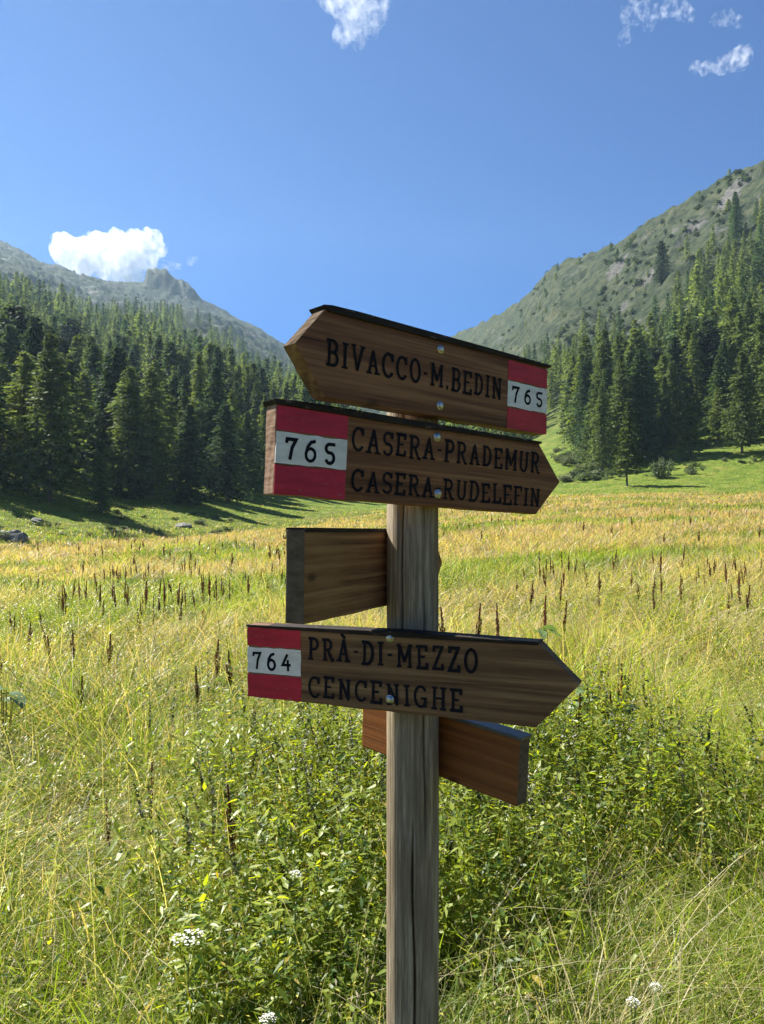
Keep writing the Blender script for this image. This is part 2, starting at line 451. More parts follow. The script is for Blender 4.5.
# ---- lettering: slab-serif letters as brushed strokes
def arc(cx, cy, rx, ry, a0, a1, n=12):
    return [(cx + rx * math.cos(R_(a0 + (a1 - a0) * i / n)), cy + ry * math.sin(R_(a0 + (a1 - a0) * i / n))) for i in range(n + 1)]
def sf(x, y, w=0.13): return [(x - w, y), (x + w, y)]
GL = {
 'A': (0.74, [[(0.12, 0), (0.37, 1)], [(0.37, 1), (0.62, 0)], [(0.2, 0.33), (0.54, 0.33)], sf(0.12, 0), sf(0.62, 0)]),
 'B': (0.66, [[(0.15, 0), (0.15, 1)], [(0.04, 1)] + [(0.33, 1)] + arc(0.33, 0.76, 0.2, 0.24, 90, -90) + [(0.15, 0.52)], [(0.15, 0.52), (0.34, 0.52)] + arc(0.34, 0.26, 0.23, 0.26, 90, -90) + [(0.04, 0)]]),
 'C': (0.68, [arc(0.36, 0.5, 0.3, 0.5, 42, 318, 20), [(0.6, 0.98), (0.6, 0.72)]]),
 'D': (0.68, [[(0.15, 0), (0.15, 1)], [(0.04, 1), (0.28, 1)] + arc(0.28, 0.5, 0.32, 0.5, 90, -90, 16) + [(0.04, 0)]]),
 'E': (0.64, [[(0.15, 0), (0.15, 1)], [(0.04, 1), (0.54, 1), (0.54, 0.82)], [(0.04, 0), (0.57, 0), (0.57, 0.2)], [(0.15, 0.52), (0.42, 0.52)], sf(0.42, 0.52, 0.0) ]),
 'F': (0.62, [[(0.15, 0), (0.15, 1)], [(0.04, 1), (0.54, 1), (0.54, 0.8)], [(0.15, 0.52), (0.42, 0.52)], sf(0.17, 0)]),
 'G': (0.72, [arc(0.36, 0.5, 0.3, 0.5, 42, 330, 20), [(0.4, 0.42), (0.66, 0.42)], [(0.6, 0.42), (0.6, 0.02)]]),
 'H': (0.76, [[(0.16, 0), (0.16, 1)], [(0.6, 0), (0.6, 1)], [(0.16, 0.5), (0.6, 0.5)], sf(0.16, 0, 0.11), sf(0.16, 1, 0.11), sf(0.6, 0, 0.11), sf(0.6, 1, 0.11)]),
 'I': (0.34, [[(0.17, 0), (0.17, 1)], sf(0.17, 0), sf(0.17, 1)]),
 'L': (0.62, [[(0.17, 0), (0.17, 1)], [(0.05, 0), (0.56, 0), (0.56, 0.22)], sf(0.17, 1)]),
 'M': (0.9, [[(0.15, 0), (0.15, 1)], [(0.15, 1), (0.45, 0.25)], [(0.45, 0.25), (0.75, 1)], [(0.75, 1), (0.75, 0)], sf(0.15, 0, 0.1), sf(0.75, 0, 0.1), sf(0.12, 1, 0.08), sf(0.78, 1, 0.08)]),
 'N': (0.76, [[(0.16, 0), (0.16, 1)], [(0.16, 1), (0.6, 0)], [(0.6, 0), (0.6, 1)], sf(0.16, 0, 0.1), sf(0.12, 1, 0.08), sf(0.6, 1, 0.1)]),
 'O': (0.7, [arc(0.35, 0.5, 0.28, 0.5, 90, 450, 24)]),
 'P': (0.64, [[(0.16, 0), (0.16, 1)], [(0.04, 1), (0.33, 1)] + arc(0.33, 0.74, 0.23, 0.26, 90, -90) + [(0.16, 0.48)], sf(0.17, 0)]),
 'R': (0.7, [[(0.16, 0), (0.16, 1)], [(0.04, 1), (0.33, 1)] + arc(0.33, 0.75, 0.22, 0.25, 90, -90) + [(0.16, 0.5)], [(0.34, 0.5), (0.58, 0), (0.68, 0)], sf(0.16, 0, 0.11)]),
 'S': (0.6, [arc(0.3, 0.74, 0.22, 0.26, 30, 270, 14) + arc(0.3, 0.25, 0.23, 0.25, 90, -150, 14), [(0.52, 0.98), (0.52, 0.78)]]),
 'U': (0.74, [[(0.15, 1), (0.15, 0.32)] + arc(0.37, 0.32, 0.22, 0.32, 180, 360, 14) + [(0.59, 1)], sf(0.15, 1, 0.11), sf(0.59, 1, 0.11)]),
 'V': (0.72, [[(0.1, 1), (0.36, 0)], [(0.36, 0), (0.62, 1)], sf(0.1, 1, 0.1), sf(0.62, 1, 0.1)]),
 'Z': (0.64, [[(0.1, 0.82), (0.1, 1), (0.54, 1), (0.08, 0), (0.56, 0), (0.56, 0.2)]]),
 '-': (0.30, [[(0.06, 0.5), (0.24, 0.5)]]),
 '.': (0.22, [[(0.11, -0.01), (0.11, 0.09)]]),
 '7': (0.62, [[(0.08, 0.82), (0.1, 0.97), (0.54, 0.97), (0.36, 0.55), (0.28, 0.0)]]),
 '6': (0.64, [arc(0.32, 0.3, 0.22, 0.3, 90, 450, 20), [(0.48, 0.97), (0.3, 0.9), (0.16, 0.66), (0.1, 0.34)]]),
 '5': (0.62, [[(0.53, 0.97), (0.3, 0.97)] + arc(0.29, 0.75, 0.19, 0.22, 90, 250, 10) + [(0.36, 0.53)] + arc(0.31, 0.27, 0.21, 0.27, 60, -150, 12)]),
 '4': (0.66, [[(0.40, 0.98), (0.08, 0.34), (0.58, 0.34)], [(0.44, 0.62), (0.44, 0.0)]]),
}
GL['À'] = (GL['A'][0], GL['A'][1] + [[(0.25, 1.3), (0.42, 1.14)]])

def ribbon(pts, w, taper=0.0):
    """mitred strip (n,2)->(2n,2)"""
    P = np.array(pts, float)
    keep = [0] + [i for i in range(1, len(P)) if np.hypot(*(P[i] - P[i - 1])) > 1e-5]
    P = P[keep]
    if len(P) < 2: return None
    d = np.diff(P, axis=0); d /= np.linalg.norm(d, axis=1)[:, None]
    P = P.copy(); P[0] -= d[0] * w * 0.32; P[-1] += d[-1] * w * 0.32
    nrm = np.stack([-d[:, 1], d[:, 0]], 1)
    A = []; B = []
    for i in range(len(P)):
        if i == 0: n = nrm[0]; k = 1
        elif i == len(P) - 1: n = nrm[-1]; k = 1
        else:
            n = nrm[i - 1] + nrm[i]; ln = np.linalg.norm(n)
            n = nrm[i] if ln < 1e-3 else n / ln
            k = min(1 / max(0.4, float(n @ nrm[i])), 1.9)
        A.append(P[i] + n * w / 2 * k); B.append(P[i] - n * w / 2 * k)
    return np.array(A), np.array(B)

def lettering(name, text, u0, u1, v0, v1, parent, mat, weight=0.19, space=0.16, seed=1):
    rnd = random.Random(seed)
    tot = sum(GL[ch][0] + space for ch in text) - space
    sx = (u1 - u0) / tot; sz = (v1 - v0)
    V = []; Q = []
    x = 0.0
    lift = 0
    for ch in text:
        wd, strokes = GL[ch]
        rot = rnd.uniform(-0.035, 0.035); dz = rnd.uniform(-0.03, 0.03); sh = rnd.uniform(0.95, 1.04)
        for k, stp in enumerate(strokes):
            pts = []
            for (gx, gz) in stp:
                px_ = (gx - wd / 2) * sx * sh; pz = (gz - 0.5) * sz * sh
                pts.append((px_ * math.cos(rot) - pz * math.sin(rot), px_ * math.sin(rot) + pz * math.cos(rot)))
            wg = weight * sz * rnd.uniform(0.9, 1.1)
            if len(stp) == 2 and abs(stp[0][1] - stp[1][1]) < 1e-6: wg *= 0.72
            rb = ribbon(pts, wg)
            if rb is None: continue
            A, B = rb
            base = len(V); y = -0.0011 - 0.00009 * (k % 7)
            cx = u0 + (x + wd / 2) * sx; cz = v0 + (0.5 + dz) * sz
            for a, b in zip(A, B):
                V += [(cx + a[0], y, cz + a[1]), (cx + b[0], y, cz + b[1])]
            for i in range(len(A) - 1):
                Q.append((base + 2 * i, base + 2 * i + 1, base + 2 * i + 3, base + 2 * i + 2))
        x += wd + space
    me = np_mesh(name, np.array(V), [np.array(Q)], [mat])
    return mobj(name, me, parent)

def prism(outline, y0, y1, bevel=0.0, seg=2):
    bm = bmesh.new()
    vs = [bm.verts.new((u, y0, v)) for u, v in outline]
    f = bm.faces.new(vs)
    r = bmesh.ops.extrude_face_region(bm, geom=[f])
    for e in r['geom']:
        if isinstance(e, bmesh.types.BMVert): e.co.y = y1
    bmesh.ops.recalc_face_normals(bm, faces=bm.faces)
    if bevel > 0:
        bmesh.ops.bevel(bm, geom=list(bm.edges), offset=bevel, segments=seg, affect='EDGES', profile=0.6)
    return bm

def rough_outline(pts, step=0.03, amp=0.0009, seed=0):
    rnd = random.Random(seed); out = []
    for i in range(len(pts)):
        a = pts[i]; b = pts[(i + 1) % len(pts)]
        ln = math.hypot(b[0] - a[0], b[1] - a[1]); n = max(1, int(ln / step))
        for k in range(n):
            t = k / n; j = 0 if k == 0 else rnd.uniform(-amp, amp)
            nx, ny = -(b[1] - a[1]) / ln, (b[0] - a[0]) / ln
            out.append((a[0] + (b[0] - a[0]) * t + nx * j, a[1] + (b[1] - a[1]) * t + ny * j))
    return out

def board(label, yaw, roll, outline, vc, mat, thick=0.03, front=True, seed=0, endmats=()):
    a, mr = R_(yaw), R_(roll)
    n = Vector((math.sin(a), -math.cos(a), 0))
    off = PR + thick if front else -PR
    Rm = Matrix.Rotation(a, 3, 'Z') @ Matrix.Rotation(-mr, 3, 'Y')
    loc = Vector((PX, PD, EYE)) + n * off + Rm @ Vector((0, 0, vc))
    out = rough_outline([(u, v - vc) for u, v in outline], seed=seed)
    bm = prism(out, 0.0, thick, 0.0022)
    me = bm_mesh('sign_board', bm, mat)
    for p in me.polygons:
        p.use_smooth = False
    for test, em in endmats:      # end faces whose cut wood or sealing differs
        me.materials.append(em); k = len(me.materials) - 1
        for p in me.polygons:
            if abs(p.normal.y) < 0.5 and test(p.center.x, p.center.z, p.normal): p.material_index = k
    o = bpy.data.objects.new('sign_board', me)
    o.location = loc - Vector(post_root.location)
    o.rotation_euler = Rm.to_euler()
    link(o, post_root)
    o['label'] = label
    return o

def plate(name, pts, parent, mat, lift=0.0007, th=0.0016, y=None, seed=3, amp=0.0011):
    bm = prism(rough_outline(pts, 0.012, amp, seed), -lift, th - lift, 0.0)
    return mobj(name, bm_mesh(name, bm, mat), parent)

def bolt(u, v, parent):
    bm = bmesh.new()
    prof = [(0.0072, 0.0), (0.0072, -0.0012), (0.0050, -0.0013), (0.0050, -0.0026), (0.0042, -0.0042), (0.0022, -0.0052)]
    n = 20; rows = []
    for r, y in prof: rows.append([bm.verts.new((u + r * math.cos(2 * PI * k / n), y, v + r * math.sin(2 * PI * k / n))) for k in range(n)])
    for a, b in zip(rows[:-1], rows[1:]):
        for k in range(n): bm.faces.new((a[k], a[(k + 1) % n], b[(k + 1) % n], b[k]))
    bm.faces.new(rows[-1])
    mobj('bolt', bm_mesh('bolt', bm, STEEL, True), parent)

def bands(u0, u1, v0, v1, w0, w1, vc, o, num, nu0, nu1, nh, seed):
    e = 0.0022
    plate('red_band', [(u0, w1 + e - vc), (u1, w1 + e - vc), (u1, v1 - vc), (u0, v1 - vc)], o, RED, seed=seed)
    plate('white_band', [(u0, w0 - vc), (u1, w0 - vc), (u1, w1 - vc), (u0, w1 - vc)], o, WHITE, seed=seed + 1, amp=0.0009)
    plate('red_band', [(u0, v0 - vc), (u1, v0 - vc), (u1, w0 - e - vc), (u0, w0 - e - vc)], o, RED, seed=seed + 2)
    vm = (w0 + w1) / 2 - vc
    lettering('number', num, nu0, nu1, vm - nh / 2, vm + nh / 2, o, BLACK, 0.17, 0.34, seed)

def cap(pts_uv, y0, y1, parent, mat, name='top_edge'):
    bm = prism(pts_uv, y0, y1, 0.0012)
    return mobj(name, bm_mesh(name, bm, mat), parent)

# board 1: BIVACCO-M.BEDIN, arrow to the left
vc = 0.225
B1 = board('topmost brown arrow board pointing left, BIVACCO-M.BEDIN 765', 41.0, -1.9,
           [(-0.244, 0.161), (0.263, 0.161), (0.263, 0.289), (-0.246, 0.289), (-0.298, 0.229)], vc, W1, seed=1,
           endmats=[(lambda x, z, n: n.x < -0.5 and n.z > 0.2, CUT), (lambda x, z, n: n.x < -0.5 and n.z < -0.2, W3)])
bands(0.153, 0.2645, 0.1615, 0.281, 0.200, 0.245, vc, B1, '765', 0.163, 0.252, 0.026, 5)
lettering('lettering', 'BIVACCO-M.BEDIN', -0.244, 0.136, 0.209 - vc, 0.243 - vc, B1, BLACK, 0.14, 0.17, 11)
cap([(-0.252, 0.2915 - vc), (-0.243, 0.283 - vc), (0.1, 0.2835 - vc), (0.27, 0.2855 - vc), (0.272, 0.2905 - vc), (0.1, 0.2925 - vc), (-0.19, 0.2945 - vc), (-0.238, 0.2935 - vc)], -0.004, 0.036, B1, CAPM)
bolt(-0.016, 0.270 - vc, B1); bolt(-0.014, 0.179 - vc, B1)

# board 2: CASERA-PRADEMUR / CASERA-RUDELEFIN, arrow to the right
vc = 0.081
B2 = board('second brown board from the top pointing right, CASERA-PRADEMUR 765', 36.0, -2.9,
           [(-0.304, 0.016), (0.223, 0.016), (0.283, 0.078), (0.222, 0.145), (-0.305, 0.145)], vc, W2, seed=2,
           endmats=[(lambda x, z, n: n.x < -0.8, ENDG)])
bands(-0.3035, -0.186, 0.0165, 0.140, 0.060, 0.104, vc, B2, '765', -0.29, -0.205, 0.029, 9)
lettering('lettering', 'CASERA-PRADEMUR', -0.178, 0.226, 0.091 - vc, 0.1235 - vc, B2, BLACK, 0.14, 0.17, 12)
lettering('lettering', 'CASERA-RUDELEFIN', -0.176, 0.230, 0.031 - vc, 0.061 - vc, B2, BLACK, 0.14, 0.15, 13)
cap([(-0.310, 0.1485 - vc), (-0.307, 0.1415 - vc), (-0.1, 0.1385 - vc), (0.225, 0.142 - vc), (0.229, 0.1465 - vc), (-0.1, 0.1495 - vc), (-0.26, 0.1505 - vc)], -0.004, 0.035, B2, CAPM)
bolt(-0.014, 0.128 - vc, B2); bolt(-0.008, 0.037 - vc, B2)

# board 3: PRA-DI-MEZZO / CENCENIGHE, arrow to the right
vc = -0.25
B3 = board('brown arrow board below pointing right, PRÀ-DI-MEZZO CENCENIGHE 764', -23.0, 0.2,
           [(-0.281, -0.312), (0.222, -0.315), (0.287, -0.246), (0.226, -0.186), (-0.279, -0.186)], vc, W3, seed=3)
bands(-0.2805, -0.175, -0.3115, -0.191, -0.269, -0.225, vc, B3, '764', -0.27, -0.193, 0.027, 15)
lettering('lettering', 'PRÀ-DI-MEZZO', -0.160, 0.134, -0.238 - vc, -0.204 - vc, B3, BLACK, 0.145, 0.22, 14)
lettering('lettering', 'CENCENIGHE', -0.160, 0.110, -0.300 - vc, -0.268 - vc, B3, BLACK, 0.145, 0.2, 15)
cap([(-0.282, -0.1865 - vc), (-0.282, -0.1905 - vc), (0.0, -0.1925 - vc), (0.226, -0.1915 - vc), (0.229, -0.187 - vc), (0.0, -0.1835 - vc)], -0.0025, 0.033, B3, CAPM)
bolt(-0.012, -0.194 - vc, B3); bolt(-0.012, -0.293 - vc, B3)

# board 4: seen from behind, coming forward on the left of the post
vc = -0.087
B4 = board('plain back of a brown board reaching left of the post, dark sealed end', 66.0, -1.0,
           [(-0.290, -0.152), (0.215, -0.152), (0.275, -0.088), (0.215, -0.022), (-0.290, -0.022)], vc, W4, front=False, seed=4,
           endmats=[(lambda x, z, n: n.x < -0.8, DARKEND)])
cap([(-0.289, -0.0225 - vc), (-0.289, -0.026 - vc), (0.21, -0.026 - vc), (0.21, -0.020 - vc), (-0.289, -0.0195 - vc)], -0.0012, 0.031, B4, CAPM)

# board 5: orange-brown back, low on the right
vc = -0.385
B5 = board('lowest board, orange-brown bare back below the others', -44.0, -3.8,
           [(-0.137, -0.442), (0.210, -0.442), (0.210, -0.333), (-0.142, -0.333)], vc, W5, front=False, seed=6, thick=0.028,
           endmats=[(lambda x, z, n: n.x > 0.8, DARKEND)])
cap([(-0.11, -0.3345 - vc), (-0.11, -0.337 - vc), (0.211, -0.337 - vc), (0.2125, -0.331 - vc), (-0.11, -0.3305 - vc)], -0.0012, 0.030, B5, CAPG)


# ------------------------------------------------------------------ conifers
BARK, nt = new_mat('conifer_bark')
finish(nt, ramp(nt, noise(nt, mapping(nt, coord(nt), (6, 6, 2)), 1.0, 5), [(0.3, (0.045, 0.036, 0.030)), (0.7, (0.13, 0.11, 0.095))]), 0.9, 0.1)

def conifer_mesh(seed, h=20.0, rad=3.4, nbr=300, spr=9, droop=0.25, start=0.08, col=(0.05, 0.085, 0.03), gap=0.0, size=0.62, power=0.85, core=0.0):
    g = np.random.default_rng(seed)
    zf = np.sort(g.random(nbr) ** 0.92) * (1 - start) + start
    az = np.arange(nbr) * 2.39996 + g.random(nbr) * 0.9
    lop = 1 + 0.22 * np.sin(az * 1 + seed) + 0.12 * np.sin(az * 2 + seed * 2.3)
    prof = np.clip(1.02 - zf, 0, 1) ** power * np.clip((zf - start) / 0.10 + 0.45, 0, 1)
    wob = 0.78 + 0.44 * np.interp(zf, np.linspace(0, 1, 14), g.random(14))
    Ln = rad * prof * lop * wob * g.uniform(0.65, 1.15, nbr) + 0.18
    if gap > 0: 
        keep = g.random(nbr) > gap * (0.5 + np.sin(zf * 40 + seed) * 0.5)
        zf, az, Ln = zf[keep], az[keep], Ln[keep]
    nb = len(zf)
    s = np.tile(np.linspace(0.12, 1.0, spr), (nb, 1)) + g.normal(0, 0.03, (nb, spr))
    LL = Ln[:, None]
    up = np.where(zf > 0.8, 0.5, 0.12)[:, None]
    x = LL * s; z = zf[:, None] * h + LL * (up * s - droop * s ** 2 * (1.4 - zf[:, None]))
    side = g.normal(0, 0.14, (nb, spr)) * LL * s
    ca, sa = np.cos(az)[:, None], np.sin(az)[:, None]
    P = np.stack([x * ca - side * sa, x * sa + side * ca, z], -1).reshape(-1, 3)
    n = len(P)
    a2 = (np.repeat(az, spr) + g.normal(0, 0.75, n))
    pit = g.normal(-0.35, 0.35, n)
    d = np.stack([np.cos(a2) * np.cos(pit), np.sin(a2) * np.cos(pit), np.sin(pit)], -1)
    rnd = g.normal(0, 1, (n, 3)); w = np.cross(d, rnd); w /= np.linalg.norm(w, axis=1)[:, None]
    sz = size * g.uniform(0.6, 1.25, n) * (0.55 + 0.45 * np.clip(np.repeat(Ln, spr) / rad * 2, 0, 1))
    wd = sz * g.uniform(0.22, 0.42, n)
    A = P - d * sz[:, None] * 0.35; T = P + d * sz[:, None] * 0.75; M = P + np.array([0, 0, -0.04])
    V = np.stack([A, M + w * wd[:, None], T, M - w * wd[:, None]], 1).reshape(-1, 3)
    Q = np.arange(n * 4).reshape(n, 4)
    base = np.array(col)
    br = np.repeat(g.uniform(0.72, 1.3, nb), spr) * g.uniform(0.8, 1.2, n)
    yl = np.repeat(g.uniform(-1, 1, nb), spr)[:, None] * np.array([[0.010, 0.008, -0.002]]) * 0.7
    C = np.clip(base[None] * br[:, None] + yl, 0.005, 1)
    C = np.repeat(C, 4, axis=0)
    # limbs: thin tapered blades along each branch
    bx = np.stack([np.zeros(nb), np.zeros(nb), zf * h], -1)
    e = 0.8
    tip = np.stack([Ln * e * np.cos(az), Ln * e * np.sin(az), zf * h + Ln * (up[:, 0] * e - droop * e * e * (1.4 - zf))], -1)
    pw = np.stack([-np.sin(az), np.cos(az), np.zeros(nb)], -1) * 0.035
    V2 = np.stack([bx - pw, bx + pw, tip + pw * 0.3, tip - pw * 0.3], 1).reshape(-1, 3)
    Q2 = np.arange(nb * 4).reshape(nb, 4) + len(V)
    C2 = np.tile(np.array([0.06, 0.05, 0.04]), (len(V2), 1))
    return np.vstack([V, V2]), np.vstack([Q, Q2]), np.vstack([C, C2])

def trunk_mesh(h, r, seed):
    g = np.random.default_rng(seed + 900)
    rows = []; n = 9
    zz = np.array([-0.8, 0.0, 0.4, h * 0.15, h * 0.4, h * 0.7, h * 0.97])
    rr = np.array([1.5, 1.35, 1.05, 0.9, 0.62, 0.34, 0.05]) * r
    ox = np.cumsum(np.r_[0, 0, g.normal(0, 0.05, 5)]) ; oy = np.cumsum(np.r_[0, 0, g.normal(0, 0.05, 5)])
    a = np.arange(n) / n * 2 * PI
    V = np.stack([np.stack([ox[i] + rr[i] * np.cos(a), oy[i] + rr[i] * np.sin(a), np.full(n, zz[i])], -1) for i in range(7)]).reshape(-1, 3)
    idx = np.arange(7 * n).reshape(7, n); nx = np.roll(idx, -1, 1)
    return V, np.stack([idx[:-1], nx[:-1], nx[1:], idx[1:]], -1).reshape(-1, 4)

LARCH = (0.120, 0.165, 0.056); SPRUCE = (0.050, 0.088, 0.042)
KINDS = {}
def kind(key, h, trunk_r, **kw):
    V, Q, C = conifer_mesh(h=h, **kw)
    cm = np_mesh('crown', V, [Q], [NEEDLE], col=C)
    tv, tq = trunk_mesh(h, trunk_r, kw['seed'])
    KINDS[key] = (np_mesh('trunk', tv, [tq], [BARK], smooth=True), cm, h)
for i in range(5):
    kind('larch%d' % i, 20, 0.22, seed=20 + i, rad=4.0 + 0.6 * (i % 3), nbr=540, spr=12, droop=0.30, start=0.07 + 0.03 * (i % 2), col=LARCH, gap=0.42, size=0.54, power=0.85)
for i in range(4):
    kind('spruce%d' % i, 20, 0.24, seed=50 + i, rad=3.9 + 0.5 * (i % 2), nbr=560, spr=12, droop=0.42, start=0.03, col=SPRUCE, gap=0.15, size=0.56, power=0.82)
kind('pine0', 14, 0.22, seed=70, rad=3.6, nbr=480, spr=13, droop=0.1, start=0.05, col=(0.030, 0.052, 0.024), gap=0.1, size=0.5, power=0.55)
kind('young0', 12, 0.13, seed=80, rad=2.6, nbr=230, spr=9, droop=0.22, start=0.10, col=(0.085, 0.115, 0.034), gap=0.35, size=0.55)
kind('young1', 12, 0.13, seed=81, rad=2.2, nbr=220, spr=9, droop=0.25, start=0.16, col=(0.075, 0.105, 0.032), gap=0.45, size=0.55)

def tree(key, x, y, h, rz, label, group=None, lean=0.0, wide=1.0, parts=True):
    tm, cm, h0 = KINDS[key]
    s = h / h0
    nm = 'larch_tree' if key[0] in 'ly' else ('stone_pine' if key[0] == 'p' else 'spruce_tree')
    r = empty(nm, (x, y, float(terrain(x, y))), rz)
    r.scale = (s * wide, s * wide, s)
    r.rotation_euler = (lean, 0, rz)
    a = bpy.data.objects.new('trunk', tm); b = bpy.data.objects.new('crown', cm)
    link(a, r); link(b, r)
    tag(r, label, 'tree', group)
    return r

def ground_at(px, row, ymin=50, ymax=900):
    """a spot on the hillside in the direction seen over picture column px where the ground is at that height"""
    Y = np.linspace(ymin, ymax, 3000); X = (px - HX) / F * Y
    rows = HY - (terrain(X, Y) - EYE) / Y * F
    k = np.nonzero(rows <= row)[0]
    i = k[0] if len(k) else np.argmin(rows)
    return float(X[i]), float(Y[i])

taken = []
def key_tree(key, px, base, top, label, wide=1.0, lean=0.0, ymin=60):
    x, y = ground_at(px, base, ymin)
    h = (base - top) / F * y
    taken.append((x, y, 3.0))
    tree(key, x, y, h, rng.uniform(0, 6.28), label, None, lean, wide)

key_tree('spruce1', 101, 514, 440, 'small dark pointed spruce standing out in front of the left forest edge', 0.95)
key_tree('larch2', 50, 502, 335, 'tall broad feathery larch at the far left of the forest edge', 1.25)
key_tree('larch4', 152, 494, 368, 'broad pale green larch behind the small dark spruce at the left forest edge', 1.2)
key_tree('spruce2', 190, 505, 405, 'dark full spruce with branches to the ground at the left forest edge', 1.3)
key_tree('larch1', 124, 494, 372, 'slim larch with a bare lower trunk just right of the small dark spruce', 0.9)
key_tree('young1', 627, 486, 404, 'slender young larch at the meadow edge, its bare leaning trunk showing', 1.1, 0.05)
key_tree('pine0', 573, 440, 374, 'dark bushy conifer alone beside the sunny clearing, just right of the top sign', 1.1)
key_tree('spruce0', 640, 462, 350, 'big dark spruce behind the slender young larch at the right meadow edge', 1.25)
key_tree('young0', 690, 458, 404, 'small light green larch alone on the sunny grass of the right slope', 1.2)
key_tree('larch0', 742, 453, 352, 'pale airy larch at the far right edge of the sunny grass slope', 1.15)
key_tree('larch3', 605, 447, 330, 'tall green larch at the left end of the right forest edge', 1.0)
key_tree('spruce3', 618, 449, 352, 'dark slim spruce pressed against the tall larch at the right forest edge', 0.9)
key_tree('pine0', 661, 285, 242, 'lone dark spindle-shaped conifer high above the right forest edge', 0.75)
key_tree('spruce1', 735, 236, 192, 'dark conifer topping the highest clump of trees on the right slope', 1.1)

# the forest: spots on a jittered grid
FRL = [(-400, 80), (0, 98), (60, 106), (100, 118), (200, 122), (260, 150), (300, 175), (380, 220)]
BKL = [(-400, 560), (0, 640), (200, 700), (300, 820), (380, 860)]
FRR = [(380, 240), (455, 260), (520, 250), (538, 300), (568, 300), (576, 200), (592, 160), (640, 166), (690, 180), (740, 168), (764, 158), (900, 130), (1100, 90)]
BKR = [(380, 800), (455, 560), (500, 520), (560, 430), (600, 395), (640, 365), (665, 365), (690, 395), (740, 405), (764, 405), (900, 395), (1100, 340)]
spots = []
for side, FR, BK, lo, hi in ((0, FRL, BKL, -460, 375), (1, FRR, BKR, 376, 1130)):
    Y = 80.0
    while Y < 880:
        st = 6.3 + max(0, Y - 180) * 0.009
        X0 = (lo - HX) / F * Y; X1 = (hi - HX) / F * Y
        n = max(1, int((X1 - X0) / st))
        xs = X0 + (np.arange(n) + rng.uniform(0.05, 0.95, n)) * st
        ys = Y + rng.uniform(-0.5, 0.5, n) * st
        px = HX + xs / ys * F
        f = np.interp(px, *zip(*FR)); b = np.interp(px, *zip(*BK))
        edge = np.interp((ys - f), [0, 3], [0, 1]); 
        thin = 1 - 0.6 * sstep(0.75, 1.05, (ys - f) / np.maximum(b - f, 1))
        clr = sstep(0.34, 0.40, fbm(xs / 24, ys / 24, 2, 77))
        ok = (ys > f) & (ys < b * (0.9 + 0.25 * fbm(xs / 30, ys / 30, 2, 78))) & (rng.random(n) < thin * (0.35 + 0.65 * clr))
        for x_, y_ in zip(xs[ok], ys[ok]): spots.append((x_, y_, side))
        Y += st
spots = [s for s in spots if all((s[0] - a) ** 2 + (s[1] - b) ** 2 > d * d for a, b, d in taken)]
# nearest first, those in the picture before those outside it
def inview(s): return -40 < HX + s[0] / s[1] * F < 804
vis = sorted([s for s in spots if inview(s)], key=lambda s: s[1])
NEAR = vis[:270]
NEARSET = set((s[0], s[1]) for s in NEAR)
FARV = [s for s in spots if (s[0], s[1]) not in NEARSET]
def tree_height(x, y):
    b = 15.5 + 9 * fbm(x / 40, y / 40, 2, 90) + rng.normal(0, 3.2)
    if x > 0: b += 1.5 - 7.5 * sstep(230, 400, y)
    else: b += 1.0 - 3 * sstep(350, 650, y)
    return float(np.clip(b, 8, 29))
for x, y, side in NEAR:
    lar = rng.random() < (0.66 if side else 0.6)
    key = ('larch%d' % rng.integers(5)) if lar else ('spruce%d' % rng.integers(4))
    if not lar and rng.random() < 0.2: key = 'pine0'
    kn = 'light feathery larch' if lar else ('rounded dark stone pine' if key == 'pine0' else 'dark dense spruce')
    where = 'right' if side else 'left'
    lab = '%s among many in the conifer forest on the %s mountainside' % (kn, where)
    tree(key, x, y, tree_height(x, y), rng.uniform(0, 6.28), lab, '%s in the %s forest' % ({'light': 'larches', 'round': 'stone pines', 'dark ': 'spruces'}[kn[:5]], where), rng.normal(0, 0.018), rng.uniform(0.8, 1.4))

